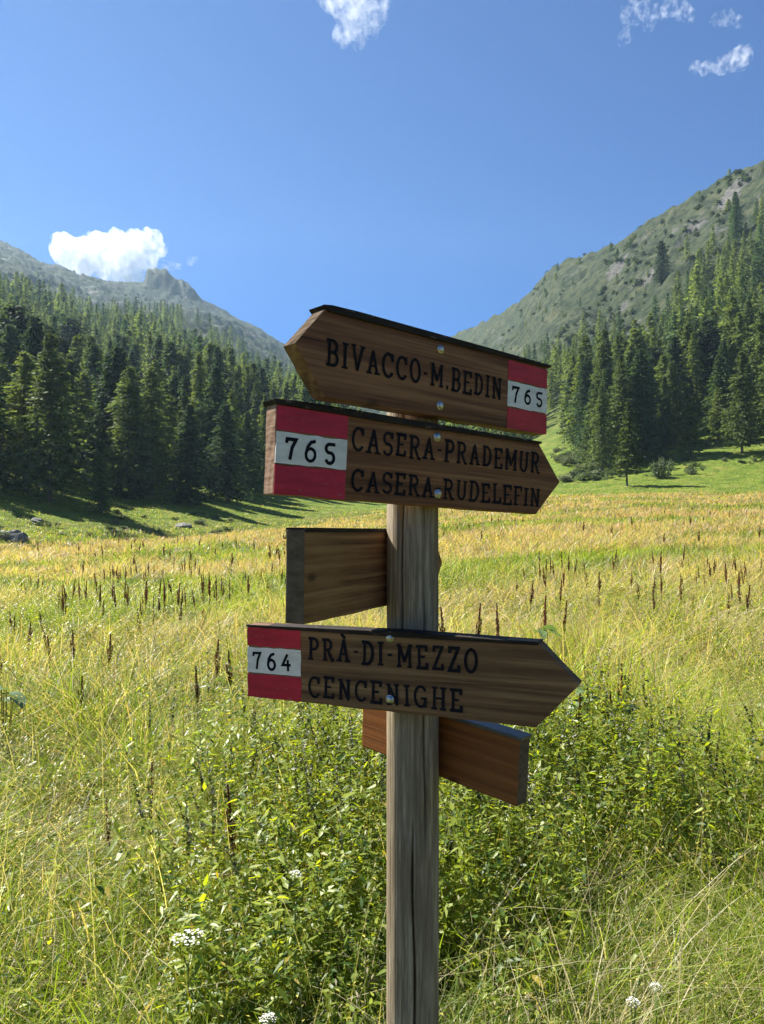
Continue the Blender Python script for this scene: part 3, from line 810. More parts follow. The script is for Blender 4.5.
# the far rest of the wood, one mass
def far_forest():
    g = np.random.default_rng(5)
    protos = []
    for i in range(6):
        lar = i < 4
        V, Q, C = conifer_mesh(seed=200 + i, h=20, rad=4.2, nbr=165, spr=5, droop=0.3, start=0.05, col=LARCH if lar else SPRUCE, gap=0.15, size=1.0, power=0.85)
        protos.append((V, Q, C))
    Vs, Qs, Cs = [], [], []; base = 0
    for x, y, side in FARV:
        V, Q, C = protos[g.integers(6)]
        s = tree_height(x, y) / 20; w = s * g.uniform(0.85, 1.2); a = g.uniform(0, 6.28)
        R2 = np.array([[math.cos(a), -math.sin(a)], [math.sin(a), math.cos(a)]])
        P = np.empty_like(V); P[:, :2] = V[:, :2] @ R2.T * w + [x, y]; P[:, 2] = V[:, 2] * s + float(terrain(x, y)) - 0.3
        Vs.append(P); Qs.append(Q + base); Cs.append(C * g.uniform(0.75, 1.3)); base += len(V)
    # scattered small trees and dwarf pines up to the ridges
    for k in range(420):
        if k < 190: px = g.uniform(-60, 330); Yr = g.uniform(420, 1290)
        else: px = g.uniform(450, 800); Yr = g.uniform(250, 640)
        x = (px - HX) / F * Yr; y = Yr
        V, Q, C = protos[g.integers(6)]
        s = g.uniform(2.0, 7.5) / 20; w = s * g.uniform(1.0, 2.2); a = g.uniform(0, 6.28)
        R2 = np.array([[math.cos(a), -math.sin(a)], [math.sin(a), math.cos(a)]])
        P = np.empty_like(V); P[:, :2] = V[:, :2] @ R2.T * w + [x, y]; P[:, 2] = V[:, 2] * s + float(terrain(x, y)) - 0.3
        Vs.append(P); Qs.append(Q + base); Cs.append(C * g.uniform(0.75, 1.2)); base += len(V)
    bush = [conifer_mesh(seed=300 + i, h=3, rad=2.4, nbr=22, spr=4, droop=0.05, start=0.05, col=(0.040, 0.062, 0.030), gap=0.0, size=1.1, power=0.5) for i in range(4)]
    for k in range(3200):
        if k < 1500: px = g.uniform(-60, 330); Yr = g.uniform(560, 1330)
        else: px = g.uniform(445, 800); Yr = g.uniform(300, 700)
        x = (px - HX) / F * Yr; y = Yr
        if fbm(x / 45, y / 45, 3, 95) < 0.46: continue
        V, Q, C = bush[g.integers(4)]
        s = g.uniform(0.35, 1.1); w = s * g.uniform(0.8, 1.5); a = g.uniform(0, 6.28)
        R2 = np.array([[math.cos(a), -math.sin(a)], [math.sin(a), math.cos(a)]])
        P = np.empty_like(V); P[:, :2] = V[:, :2] @ R2.T * w + [x, y]; P[:, 2] = V[:, 2] * s + float(terrain(x, y)) - 0.3
        Vs.append(P); Qs.append(Q + base); Cs.append(C * g.uniform(0.6, 1.5)); base += len(V)
    me = np_mesh('distant_forest', np.vstack(Vs), [np.vstack(Qs)], [NEEDLE], col=np.vstack(Cs))
    tag(mobj('distant_forest', me), 'far conifer forest and scattered trees high on both mountainsides', 'forest', kind='stuff')
far_forest()
print('trees', len(NEAR), 'far', len(FARV))

# ------------------------------------------------------------------ shrubs and boulders at the forest edge
def shrub_mesh(seed, col, n=900):
    g = np.random.default_rng(seed)
    blobs = g.normal(0, 0.42, (9, 3)); blobs[:, 2] = g.uniform(0.15, 0.75, 9)
    bi = g.integers(9, size=n)
    v = g.normal(0, 1, (n, 3)); v /= np.linalg.norm(v, axis=1)[:, None]
    P = blobs[bi] + v * g.uniform(0.15, 0.36, (n, 1)); P[:, 2] = np.abs(P[:, 2])
    d = v + g.normal(0, 0.5, (n, 3)); d /= np.linalg.norm(d, axis=1)[:, None]
    w = np.cross(d, g.normal(0, 1, (n, 3))); w /= np.linalg.norm(w, axis=1)[:, None]
    s = g.uniform(0.05, 0.12, (n, 1))
    V = np.stack([P - d * s, P + w * s * 0.5, P + d * s, P - w * s * 0.5], 1).reshape(-1, 3)
    C = np.repeat(np.array(col)[None] * np.repeat(g.uniform(0.7, 1.35, 9)[bi], 1)[:, None] * g.uniform(0.8, 1.2, (n, 1)), 4, 0)
    stems = []
    for b in blobs:
        p = np.array([b[1], -b[0], 0]); p = p / (np.linalg.norm(p) + 1e-6) * 0.02
        stems.append([p, -p, b - p * 0.3, b + p * 0.3])
    SV = np.array(stems).reshape(-1, 3)
    V = np.vstack([V, SV]); C = np.vstack([C, np.tile([0.06, 0.05, 0.04], (len(SV), 1))])
    return np_mesh('shrub', V, [np.arange(len(V)).reshape(-1, 4)], [SHRUBL], col=C)
SHR = [shrub_mesh(1, (0.13, 0.17, 0.10)), shrub_mesh(2, (0.10, 0.14, 0.07)), shrub_mesh(3, (0.075, 0.11, 0.045)), shrub_mesh(4, (0.16, 0.18, 0.12))]
def shrub(k, px, row, w, h, label, group=None):
    x, y = ground_at(px, row)
    o = mobj('shrub', SHR[k]); o.location = (x, y, float(terrain(x, y)) - 0.05)
    o.rotation_euler = (0, 0, rng.uniform(0, 6.28)); o.scale = (w, w, h)
    tag(o, label, 'shrub', group)
shrub(0, 657, 478, 2.6, 3.6, 'round grey-green willow bush beside the slender young larch')
shrub(0, 692, 474, 1.8, 1.5, 'low pale bush in front of the lone light green larch')
for k in range(26):
    px = rng.uniform(552, 604); row = rng.uniform(452, 481)
    shrub(int(rng.integers(4)), px, row, rng.uniform(1.8, 3.2), rng.uniform(1.2, 2.2), 'low grey-green willow shrub in the thicket right of the second arrow tip', 'willow thicket shrubs by the right meadow edge')
for k in range(16):
    px = rng.uniform(640, 764); row = rng.uniform(440, 478)
    shrub(int(rng.integers(4)), px, row, rng.uniform(0.7, 1.4), rng.uniform(0.5, 1.0), 'small grey-green shrub dotted on the right grass slope', 'shrubs on the right grass slope')
for k in range(22):
    px = rng.uniform(-10, 240); row = rng.uniform(512, 540)
    shrub(int(rng.integers(4)), px, row, rng.uniform(0.5, 1.3), rng.uniform(0.35, 0.7), 'low shrub on the sunny bank below the left forest', 'shrubs on the bank below the left forest')

ROCK, nt = new_mat('limestone')
finish(nt, ramp(nt, noise(nt, coord(nt), 2.2, 8, 0.7), [(0.3, (0.10, 0.10, 0.085)), (0.6, (0.22, 0.215, 0.19)), (0.8, (0.34, 0.33, 0.30))]), 0.9, 0.15, bump=noise(nt, coord(nt), 5, 7), bstr=0.6, bdist=0.05)
def boulder(px, row, s, label, seed, group=None):
    x, y = ground_at(px, row, 20)
    bm = bmesh.new(); bmesh.ops.create_icosphere(bm, subdivisions=4, radius=1)
    for v in bm.verts:
        p = v.co
        n = float(fbm(p.x * 1.3 + seed * 5, p.y * 1.3 + p.z * 1.7, 4, seed)) - 0.5
        v.co = p * (1 + n * 0.9)
        for ax in ((0.7, 0.2, 0.7), (-0.5, -0.6, 0.6), (0.1, -0.9, 0.3)):
            d = v.co.dot(Vector(ax)) - 0.72
            if d > 0: v.co -= Vector(ax) * d * 0.9
    o = mobj('boulder', bm_mesh('boulder', bm, ROCK)); o.location = (x, y, float(terrain(x, y)) + 0.1 * s[2])
    o.scale = s; o.rotation_euler = (0, 0, seed * 1.3)
    tag(o, label, 'boulder', group)
boulder(14, 541, (1.3, 1.0, 0.9), 'largest grey boulder on the grassy bank at the far left', 1)
boulder(2, 536, (0.9, 0.7, 0.5), 'pale low rock cut by the left frame edge above the meadow', 2)
boulder(182, 527, (1.2, 0.8, 0.45), 'flat grey rock near the forest shade above the meadow', 3)
boulder(36, 522, (1.0, 0.7, 0.45), 'grey rock higher on the left bank among low shrubs', 4)

# ------------------------------------------------------------------ meadow grass
def stripes(x, y):   # straw-coloured drifts lying across the valley
    return fbm(x / 9 + y / 26, y / 4.5 - x / 30, 4, 60)
def blades(n, ymin, ymax, seed, tmax=0.82, segs=3, hmul=1.0, wmul=1.0):
    g = np.random.default_rng(seed)
    a, b = math.log(1 + ymin ** 2 / 4), math.log(1 + ymax ** 2 / 4)
    Y = 2 * np.sqrt(np.exp(a + (b - a) * g.random(n)) - 1)
    X = g.uniform(-1, 1, n) * (tmax * Y + 0.25)
    return X, Y, g
def blade_mesh(X, Y, H, W, lx, ly, col, g, segs=3, tipcol=None):
    n = len(X); Z = terrain(X, Y) - 0.02
    az = g.uniform(0, 2 * PI, n)
    wx, wy = np.cos(az), np.sin(az)
    s = np.linspace(0, 1, segs + 1)
    lean = np.hypot(lx, ly)
    V = np.empty((n, segs + 1, 2, 3), np.float32); C = np.empty((n, segs + 1, 2, 3), np.float32)
    for i, t in enumerate(s):
        px = X + lx * H * t * t; py = Y + ly * H * t * t
        pz = Z + H * (t - 0.42 * np.minimum(lean, 2.2) * t * t)
        w = W * (1 - t) ** 0.6 * 0.5 + W * 0.03
        V[:, i, 0] = np.stack([px + wx * w, py + wy * w, pz], -1); V[:, i, 1] = np.stack([px - wx * w, py - wy * w, pz], -1)
        cc = col if tipcol is None else col + (tipcol - col) * min(1, t * 1.2)
        C[:, i, 0] = cc; C[:, i, 1] = cc
    k = 2 * (segs + 1)
    base = (np.arange(n) * k)[:, None]
    q = [np.stack([base[:, 0] + 2 * i, base[:, 0] + 2 * i + 1, base[:, 0] + 2 * i + 3, base[:, 0] + 2 * i + 2], -1) for i in range(segs)]
    return V.reshape(-1, 3), np.vstack(q), C.reshape(-1, 3)

GREEN = np.array([0.085, 0.155, 0.020]); LIME = np.array([0.255, 0.335, 0.028]); STRAW = np.array([0.50, 0.43, 0.235]); TAN = np.array([0.48, 0.315, 0.205])
class Bag:
    def __init__(s): s.V = []; s.Q = []; s.C = []; s.n = 0
    def add(s, V, Q, C): s.V.append(V); s.Q.append(Q + s.n); s.C.append(C); s.n += len(V)
    def build(s, name, mat):
        return mobj(name, np_mesh(name, np.vstack(s.V), [np.vstack(s.Q)], [mat], col=np.clip(np.vstack(s.C), 0.004, 0.9)))

def bed(x, y):
    """1 inside the bed of tall leafy herbs round the post"""
    t = x / np.maximum(y, 0.3)
    w = (fbm(x / 0.7, y / 0.7, 3, 70) - 0.5)
    left = sstep(-0.34, -0.16, t + w * 0.25)
    right = 1 - 0.55 * sstep(0.32, 0.52, t + w * 0.2)
    fr = sstep(1.75, 2.15, y + w * 0.8 - 0.75 * sstep(0.16, 0.40, t) - 0.25 * sstep(-0.1, 0.05, t) * (1 - sstep(0.3, 0.4, t)))
    bk = 1 - sstep(3.7, 4.5, y + w * 1.3)
    return left * right * fr * bk

def grass():
    bag = Bag()
    for (n, y0, y1, segs, seed) in ((95000, 0.75, 3.2, 4, 1), (245000, 3.2, 9, 3, 2), (320000, 9, 32, 2, 3), (290000, 32, 150, 2, 4)):
        X, Y, g = blades(n, y0, y1, seed)
        tt, S, _ = terrain(X, Y, True)
        st = stripes(X, Y); f2 = fbm(X / 1.8, Y / 1.8, 3, 61); big = fbm(X / 22, Y / 22, 2, 64)
        d = np.hypot(X - PX, Y - PD)
        B = bed(X, Y)
        keep = (d > 0.06) & (g.random(n) > B * 0.5) & ((S < 0.03) | (g.random(n) < 0.5)) & (S < 0.14)
        X, Y, S, st, f2, B, big = (q[keep] for q in (X, Y, S, st, f2, B, big)); n = len(X)
        r = g.random(n)
        dry = np.clip(sstep(0.47, 0.60, st + 0.03 * sstep(6, 14, Y) + 0.13 * sstep(12, 34, Y)) + 0.10, 0, 1) * (0.30 + 0.70 * sstep(4, 10, Y))
        dry = np.where(S > 0.004, dry * 0.25, dry)
        col = GREEN + (LIME - GREEN) * np.clip(f2 * 3.0 - 1.0 + g.normal(0, 0.26, n), 0, 1)[:, None]
        isdry = (r < dry * 0.70 + 0.06)[:, None]
        dc = STRAW + (TAN - STRAW) * np.clip(g.normal(0.35, 0.35, n) + 0.55 * sstep(10, 45, Y), 0, 1)[:, None]
        col = np.where(isdry, dc, col) * g.uniform(0.8, 1.2, n)[:, None]
        tip = np.where(isdry, dc * 1.05, col * 0.8 + np.array([0.26, 0.27, 0.08]) * 0.28)
        H = g.uniform(0.24, 0.66, n) * (0.55 + 0.9 * fbm(X / 0.9, Y / 0.9, 3, 62)) * (0.75 + 0.5 * st)
        H = np.where(S > 0.01, H * 0.55, H)
        H = np.where(Y < 1.7, np.minimum(H, 0.42 + 0.22 * np.clip(Y - 0.7, 0, 1)), H)
        W = 0.0034 * (1 + Y / 2) ** 0.80 * g.uniform(0.6, 1.35, n)
        sw = fbm(X / 1.1, Y / 1.1, 2, 66) * 4 * PI
        amt = 0.55 + 1.0 * sstep(0.40, 0.62, fbm(X / 2.2, Y / 2.2, 2, 67)) * sstep(2.6, 4, Y)
        lx = np.cos(sw) * amt + g.normal(0, 0.75, n) + 0.15; ly = np.sin(sw) * amt + g.normal(0, 0.75, n) - 0.1
        bag.add(*blade_mesh(X, Y, H, W, lx, ly, col, g, segs, tip))
    # tall arching dry stalks with a nodding seed head
    X, Y, g = blades(6500, 1.0, 16, 9); n = len(X)
    keep = (np.hypot(X - PX, Y - PD) > 0.09) & (g.random(n) > bed(X, Y) * 0.35); X = X[keep]; Y = Y[keep]; n = len(X)
    H = g.uniform(0.55, 0.95, n); H = np.where(Y < 1.9, np.minimum(H, 0.62), H)
    a = g.uniform(0, 2 * PI, n); am = g.uniform(0.2, 1.1, n)
    col = np.array([0.55, 0.48, 0.30]) * g.uniform(0.6, 1.2, (n, 1))
    lx, ly = np.cos(a) * am + 0.25, np.sin(a) * am
    Wd = (0.0016 * (1 + Y / 3)) * g.uniform(0.8, 1.3, n)
    bag.add(*blade_mesh(X, Y, H, Wd, lx, ly, col, g, 7))
    le = np.minimum(np.hypot(lx, ly), 2.2)
    # seed head: a few short spikelets near the tip
    for k in range(5):
        t = 0.8 + 0.05 * k
        px = X + lx * H * t * t; py = Y + ly * H * t * t; pz = terrain(X, Y) - 0.02 + H * (t - 0.42 * le * t * t)
        an = g.uniform(0, 6.28, n); l = g.uniform(0.010, 0.018, n) * (1 + Y / 9); w = l * 0.13
        dx, dy = np.cos(an) * 0.6 + lx * 0.4, np.sin(an) * 0.6 + ly * 0.4
        V = np.stack([np.stack([px, py, pz], -1), np.stack([px + dx * l * .5 + w, py + dy * l * .5, pz + l * .35], -1), np.stack([px + dx * l, py + dy * l, pz + l * .5], -1), np.stack([px + dx * l * .5 - w, py + dy * l * .5, pz + l * .3], -1)], 1).reshape(-1, 3)
        bag.add(V, np.arange(n * 4).reshape(n, 4), np.repeat(col * 1.0, 4, 0))
    # drier, longer grass in the near right corner
    n = 2600; g = np.random.default_rng(77)
    Y = g.uniform(1.25, 2.5, n); X = Y * g.uniform(0.08, 0.75, n) * 0.9 + 0.1
    H = np.minimum(g.uniform(0.35, 0.85, n), 0.30 + 0.26 * Y); a = g.normal(0.4, 0.9, n); am = g.uniform(0.4, 1.7, n)
    dc = (np.array([0.55, 0.47, 0.27]) * g.uniform(0.55, 1.15, (n, 1))); gc = LIME * g.uniform(0.7, 1.1, (n, 1))
    bag.add(*blade_mesh(X, Y, H, 0.0042 * g.uniform(0.4, 1.2, n), np.cos(a) * am, np.sin(a) * am, np.where((g.random(n) < 0.55)[:, None], dc, gc), g, 7))
    o = bag.build('meadow_grass', GRASS)
    tag(o, 'long green and straw-yellow grass covering the whole meadow', 'grass', kind='stuff')
grass()

# ------------------------------------------------------------------ leafy herbs
def herbs():
    g = np.random.default_rng(31)
    P = []
    # the dense bed behind and around the post
    n = 5200
    Y = g.uniform(1.6, 4.8, n); X = g.uniform(-1, 1, n) * 0.66 * Y
    ok = (g.random(n) < bed(X, Y)) & (np.hypot(X - PX, Y - PD) > 0.13)
    X, Y = X[ok], Y[ok]
    H = g.uniform(0.52, 0.82, len(X)) * (0.85 + 0.3 * fbm(X / 0.8, Y / 0.8, 2, 71)); H = np.where(Y < 2.3, H * 0.85, H)
    spire = (g.random(len(X)) < 0.16) & (Y > 2.4); H = np.where(spire, H * 1.17, H)
    P.append((X, Y, H, np.full(len(X), 1.0)))
    # looser leafy patches in the grass
    n = 26000
    Y = np.sqrt(g.uniform(1.2 ** 2, 17 ** 2, n)); X = g.uniform(-1, 1, n) * 0.66 * Y
    pt = fbm(X / 1.3, Y / 2.2, 3, 73)
    ok = (g.random(n) < sstep(0.42, 0.58, pt + 0.08 * (X < -0.15 * Y) * (Y < 9)) * 0.9 * (1 - 0.75 * sstep(8, 15, Y)) + 0.05) & (bed(X, Y) < 0.3) & (np.hypot(X - PX, Y - PD) > 0.12)
    X, Y = X[ok], Y[ok]
    H = g.uniform(0.26, 0.56, len(X)); H = np.where(Y < 1.8, np.minimum(H, 0.36), H)
    P.append((X, Y, H, np.full(len(X), 0.8)))
    bagL = Bag()
    for gi, (X, Y, H, sc_) in enumerate(P):
        n = len(X); Z = terrain(X, Y) - 0.02
        nl = 46 if gi == 0 else 20
        lnx, lny = g.normal(0, 0.13, n), g.normal(0, 0.13, n)
        # stems
        col = np.array([0.13, 0.13, 0.035]) * g.uniform(0.6, 1.3, (n, 1))
        gg = np.random.default_rng(gi)
        bagL.add(*blade_mesh(X, Y, H, np.full(n, 0.006), lnx, lny, col, gg, 3))
        ph = g.uniform(0, 6.28, n)
        hue = g.uniform(0, 1, n)
        for k in range(nl):
            t = (0.16 + 0.84 * (k // 2 + 0.5) / (nl / 2)) + g.normal(0, 0.015, n)
            a = ph + (k // 2) * PI / 2 * 1.07 + (k % 2) * PI + g.normal(0, 0.35, n)
            l = (0.026 + 0.042 * g.random(n) ** 1.6) * np.where(hue > 0.72, 1.0 + 2.6 * (hue - 0.72), 1.0) * sc_ * np.clip(1.25 - 0.75 * t, 0.3, 1.1) * (1 if gi == 0 else 1.15) * (1 + 0.04 * Y)
            w = l * g.uniform(0.22, 0.36, n)
            bx = X + lnx * H * t * t; by = Y + lny * H * t * t; bz = Z + H * t
            pit = g.normal(-0.05, 0.4, n) + 0.35 * (t - 0.5)
            dx, dy, dz = np.cos(a) * np.cos(pit), np.sin(a) * np.cos(pit), np.sin(pit)
            sx, sy = -np.sin(a), np.cos(a)
            rl = g.normal(0, 0.35, n)
            ux, uy, uz = sx * np.cos(rl), sy * np.cos(rl), np.sin(rl)
            dr = g.uniform(0.1, 0.5, n)
            def pt(f, s, dn=0.0):
                return np.stack([bx + dx * l * f + ux * w * s, by + dy * l * f + uy * w * s, bz + dz * l * f + uz * w * s - dr * l * f * f * 0.6 - dn * w], -1)
            V = np.stack([pt(0.06, 0), pt(0.32, 0.5), pt(0.66, 0.36), pt(1, 0), pt(0.66, -0.36), pt(0.32, -0.5), pt(0.32, 0, 0.14), pt(0.66, 0, 0.12)], 1).reshape(-1, 3)
            i0 = np.arange(n) * 8
            q = np.vstack([np.stack([i0 + a_, i0 + b_, i0 + c_, i0 + d_], -1) for a_, b_, c_, d_ in ((0, 1, 6, 5), (1, 2, 7, 6), (6, 7, 4, 5), (7, 2, 3, 4))])
            c = np.array([0.052, 0.112, 0.020]) + (np.array([0.275, 0.325, 0.040]) - np.array([0.052, 0.112, 0.020])) * np.clip(hue * 0.5 + g.normal(0.10, 0.32, n) + 0.2 * t, 0, 1)[:, None]  # leaf colour rises with height: painted sunlit tops over shaded gaps, plus random tone
            yel = (g.random(n) < 0.018)[:, None]
            c = np.where(yel, np.array([0.34, 0.27, 0.05]), c) * g.uniform(0.85, 1.15, (n, 1))
            bagL.add(V, q, np.repeat(c, 8, 0))
        if gi == 0:   # dull purple-brown flower spikes on some of the herbs
            sel = np.nonzero(spire)[0]
            for k in range(54):
                m_ = len(sel); t = 0.70 + k * 0.0065
                a = g.uniform(0, 6.28, m_); l = 0.0135 * (1 - k / 66) * g.uniform(0.8, 1.3, m_)
                bx = X[sel] + lnx[sel] * H[sel] * t * t; by = Y[sel] + lny[sel] * H[sel] * t * t; bz = Z[sel] + H[sel] * t
                dx, dy = np.cos(a) * l, np.sin(a) * l
                V = np.stack([np.stack([bx - dx * .2, by - dy * .2, bz], -1), np.stack([bx + dx * .5 - dy * .5, by + dy * .5 + dx * .5, bz + l * .6], -1), np.stack([bx + dx, by + dy, bz + l * .5], -1), np.stack([bx + dx * .5 + dy * .5, by + dy * .5 - dx * .5, bz - l * .2], -1)], 1).reshape(-1, 3)
                bagL.add(V, np.arange(m_ * 4).reshape(m_, 4), np.repeat(np.array([[0.062, 0.072, 0.030]]) * g.uniform(0.6, 1.3, (m_, 1)), 4, 0))
    o = bagL.build('meadow_herbs', LEAF)
    tag(o, 'dense bed of tall leafy green herbs behind and around the signpost', 'herbs', kind='stuff')
herbs()

# ------------------------------------------------------------------ dock stalks
DOCKM = leaf_mat('dock_seed', 0.2, 0.8, (1.1, 1, 0.9), vary=0.25, spec=0.1)
def dock_meshes(seed, h=0.85):
    g = np.random.default_rng(seed)
    n = 620
    br = g.integers(0, 5, n)
    t = g.random(n)
    z = np.where(br < 3, 0.62 + 0.38 * t, 0.60 + 0.05 * (br - 3) + 0.20 * t) * h
    off = np.where(br < 3, 0, 0.006 + 0.022 * t); ba = br * 2.1 + seed
    bx, by = np.cos(ba) * off, np.sin(ba) * off
    rr = (0.003 + 0.013 * np.sin(PI * np.clip(0.10 + t * 0.92, 0, 1)) * (0.5 + 0.5 * np.sin(t * 19 + br * 2 + seed) ** 2)) * g.uniform(0.3, 1.15, n)
    a = g.uniform(0, 6.28, n)
    P = np.stack([bx + rr * np.cos(a), by + rr * np.sin(a), z], -1)
    s = g.uniform(0.004, 0.0085, n)[:, None]
    d = g.normal(0, 1, (n, 3)); d /= np.linalg.norm(d, axis=1)[:, None]
    w = np.cross(d, g.normal(0, 1, (n, 3))); w /= np.linalg.norm(w, axis=1)[:, None]
    V = np.stack([P - d * s, P + w * s, P + d * s, P - w * s], 1).reshape(-1, 3)
    C = np.repeat(np.array([[0.16, 0.070, 0.040]]) * g.uniform(0.5, 1.7, (n, 1)), 4, 0)
    head = np_mesh('seed_head', V, [np.arange(n * 4).reshape(n, 4)], [DOCKM], col=C)
    # stem: a tapered tube with small side twigs
    k = 6; zz = np.linspace(-0.05, h, 8); rad = np.linspace(0.0055, 0.0018, 8)
    aa = np.arange(k) / k * 2 * PI
    SV = np.stack([np.stack([np.cos(aa) * r_ + 0.006 * math.sin(z_ * 5 + seed), np.sin(aa) * r_ + 0.005 * math.sin(z_ * 4), np.full(k, z_)], -1) for z_, r_ in zip(zz, rad)]).reshape(-1, 3)
    idx = np.arange(8 * k).reshape(8, k); nx = np.roll(idx, -1, 1)
    q = np.stack([idx[:-1], nx[:-1], nx[1:], idx[1:]], -1).reshape(-1, 4)
    stem = np_mesh('stem', SV, [q], [DOCKM], col=np.tile([0.13, 0.06, 0.03], (len(SV), 1)))
    # far version in one piece
    both = np_mesh('dock_stalk', np.vstack([V, SV]), [np.arange(n * 4).reshape(n, 4), q + len(V)], [DOCKM], col=np.vstack([C, np.tile([0.13, 0.06, 0.03], (len(SV), 1))]))
    return stem, head, both
DOCK = [dock_meshes(i) for i in range(5)]
def dock(px, top, d, h, label, group=None, k=None, wide=1.0):
    """a stalk of height h at distance d, in the direction of picture column px"""
    x = (px - HX) / F * d
    k = int(rng.integers(5)) if k is None else k
    z = float(terrain(x, d))
    if top is not None and d < 8: h = float(np.clip(EYE + (HY - top) / F * d - z, 0.38, 1.1))
    s = h / 0.85
    rot = (rng.normal(0, 0.07), rng.normal(0, 0.07), rng.uniform(0, 6.28))
    if d < 7:
        o = empty('dock_stalk', (x, d, z))
        mobj('stem', DOCK[k][0], o); mobj('seed_head', DOCK[k][1], o)
    else:
        o = mobj('dock_stalk', DOCK[k][2]); o.location = (x, d, z)
    o.rotation_euler = rot; o.scale = (s * wide, s * wide, s)
    tag(o, label, 'dock plant', group)
near = [(112, 798, 3.1, 'brown dried dock spike in the grass at the lower left, nearest the left edge'),
        (150, 763, 3.3, 'brown dock spike just above and right of the lower left one'),
        (241, 782, 2.8, 'tallest dark brown dock spike standing before the leafy herbs left of the post'),
        (243, 708, 3.9, 'thin dark stalk rising below the red and white end of the 764 board'),
        (625, 664, 4.3, 'dark red-brown dock seed head upright right of the lowest arrow tip'),
        (616, 694, 3.9, 'short dark dock head just below and left of the upright red-brown one'),
        (577, 692, 3.8, 'dark dock head tucked under the tip of the 764 arrow board'),
        (757, 716, 3.4, 'dark dock head at the right frame edge'),
        (66, 560, 9.5, 'brown dock stalk standing alone in the upper left of the meadow'),
        (498, 604, 6.0, 'brown dock spike standing above the 764 board, right of the post'),
        (474, 603, 6.2, 'slightly shorter dock spike next to the one above the 764 board'),
        (540, 596, 6.4, 'dock spike above the right shoulder of the 764 arrow board'),
        (449, 606, 5.9, 'dock spike close to the right side of the post'),
        (559, 600, 6.6, 'dock spike above the tip of the 764 arrow board')]
for px, top, d, lab in near:
    dock(px, top, d, 0.62 if d < 7 else 0.8, lab, None, wide=0.8)
clumps = [(70, 11.5), (105, 12.5), (140, 10.5), (165, 12.0), (200, 11.0), (232, 13.0), (120, 16.5), (40, 15.0), (270, 15.0), (185, 18.0)]
for k in range(96):
    cpx, cd = clumps[int(rng.integers(len(clumps)))]
    px = float(cpx + rng.normal(0, 17)); d = float(cd + rng.normal(0, 0.9))
    dock(px, None, d, rng.uniform(0.48, 0.76), 'thin brown dock stalk in the scattered row across the left meadow', 'dock stalks in the left meadow', wide=rng.uniform(0.7, 1.1))
for k in range(60):
    px = float((545, 580, 640, 655, 690, 715, 740)[int(rng.integers(7))] + rng.normal(0, 16)); d = rng.uniform(8.5, 16)
    dock(px, None, d, rng.uniform(0.46, 0.72), 'thin brown dock stalk in the loose drift across the right meadow', 'dock stalks in the right meadow')
for k in range(34):
    px = float(rng.uniform(-10, 300)); d = rng.uniform(20, 42)
    dock(px, None, d, rng.uniform(0.65, 0.85), 'tiny distant dock stalk in the tan grass before the left bank', 'distant dock stalks on the left', wide=1.5)
for k in range(30):
    px = float(rng.uniform(440, 770)); d = rng.uniform(20, 60)
    dock(px, None, d, rng.uniform(0.65, 0.85), 'tiny distant dock stalk in the tan grass before the right slope', 'distant dock stalks on the right', wide=1.5)
for k in range(16):
    px = float(rng.uniform(-10, 250)); d = rng.uniform(5.0, 9.5)
    dock(px, None, d, rng.uniform(0.55, 0.7), 'slim brown dock stalk among yellow-green grass at middle left', 'dock stalks at middle left')

# big pale dock leaves by the arrow tip
BIGL = leaf_mat('dock_leaf', 0.35, 0.4, (1.2, 1.3, 0.6), spec=0.4)
def big_leaves(px, row, d, label, seed, n=6, s=0.13):
    g = np.random.default_rng(seed)
    x = (px - HX) / F * d; z0 = float(terrain(x, d)); ztop = EYE + (HY - row) / F * d
    Vs, Qs, Cs = [], [], []; b = 0
    for k in range(n):
        a = g.uniform(0, 6.28); pit = g.uniform(-0.1, 0.7); l = s * g.uniform(0.7, 1.2); w = l * 0.55
        c0 = np.array([g.normal(0, 0.03), g.normal(0, 0.03), ztop - z0 - g.uniform(0, 0.1)])
        dv = np.array([math.cos(a) * math.cos(pit), math.sin(a) * math.cos(pit), math.sin(pit)]); sv = np.array([-math.sin(a), math.cos(a), g.normal(0, .2)])
        rows = []
        for t in np.linspace(0, 1, 7):
            ww = w * math.sin(PI * min(1, 0.08 + t * 0.92)) ** 0.7 * 0.5; p = c0 + dv * l * t + np.array([0, 0, -0.5 * l * t * t])
            rows += [p - sv * ww + [0, 0, ww * 0.3], p, p + sv * ww + [0, 0, ww * 0.3]]
        Vs.append(np.array(rows)); idx = np.arange(21).reshape(7, 3) + b
        Qs += [np.stack([idx[:-1, j], idx[:-1, j + 1], idx[1:, j + 1], idx[1:, j]], -1) for j in (0, 1)]
        Cs.append(np.tile(np.array([0.13, 0.19, 0.075]) * g.uniform(0.85, 1.2), (21, 1))); b += 21
        st = np.array([[-0.004, 0, -0.02], [0.004, 0, -0.02], c0 + [0.003, 0, 0], c0 - [0.003, 0, 0]])
        Vs.append(st); Qs.append(np.array([[b, b + 1, b + 2, b + 3]])); Cs.append(np.tile([0.12, 0.10, 0.04], (4, 1))); b += 4
    o = mobj('dock_leaves', np_mesh('dock_leaves', np.vstack(Vs), [np.vstack(Qs)], [BIGL], col=np.vstack(Cs), smooth=True))
    o.location = (x, d, z0)
    tag(o, label, 'dock plant')
big_leaves(586, 682, 3.9, 'cluster of big pale blue-green dock leaves beside the 764 arrow tip', 1)
big_leaves(630, 700, 3.7, 'pale dock leaf below the red-brown seed head, right of the arrow tip', 2, 3, 0.11)
big_leaves(543, 622, 6.2, 'bright green dock leaves just above the right shoulder of the 764 board', 3, 5, 0.15)
big_leaves(4, 686, 4.4, 'dark green dock leaves at the left frame edge', 4, 6, 0.14)

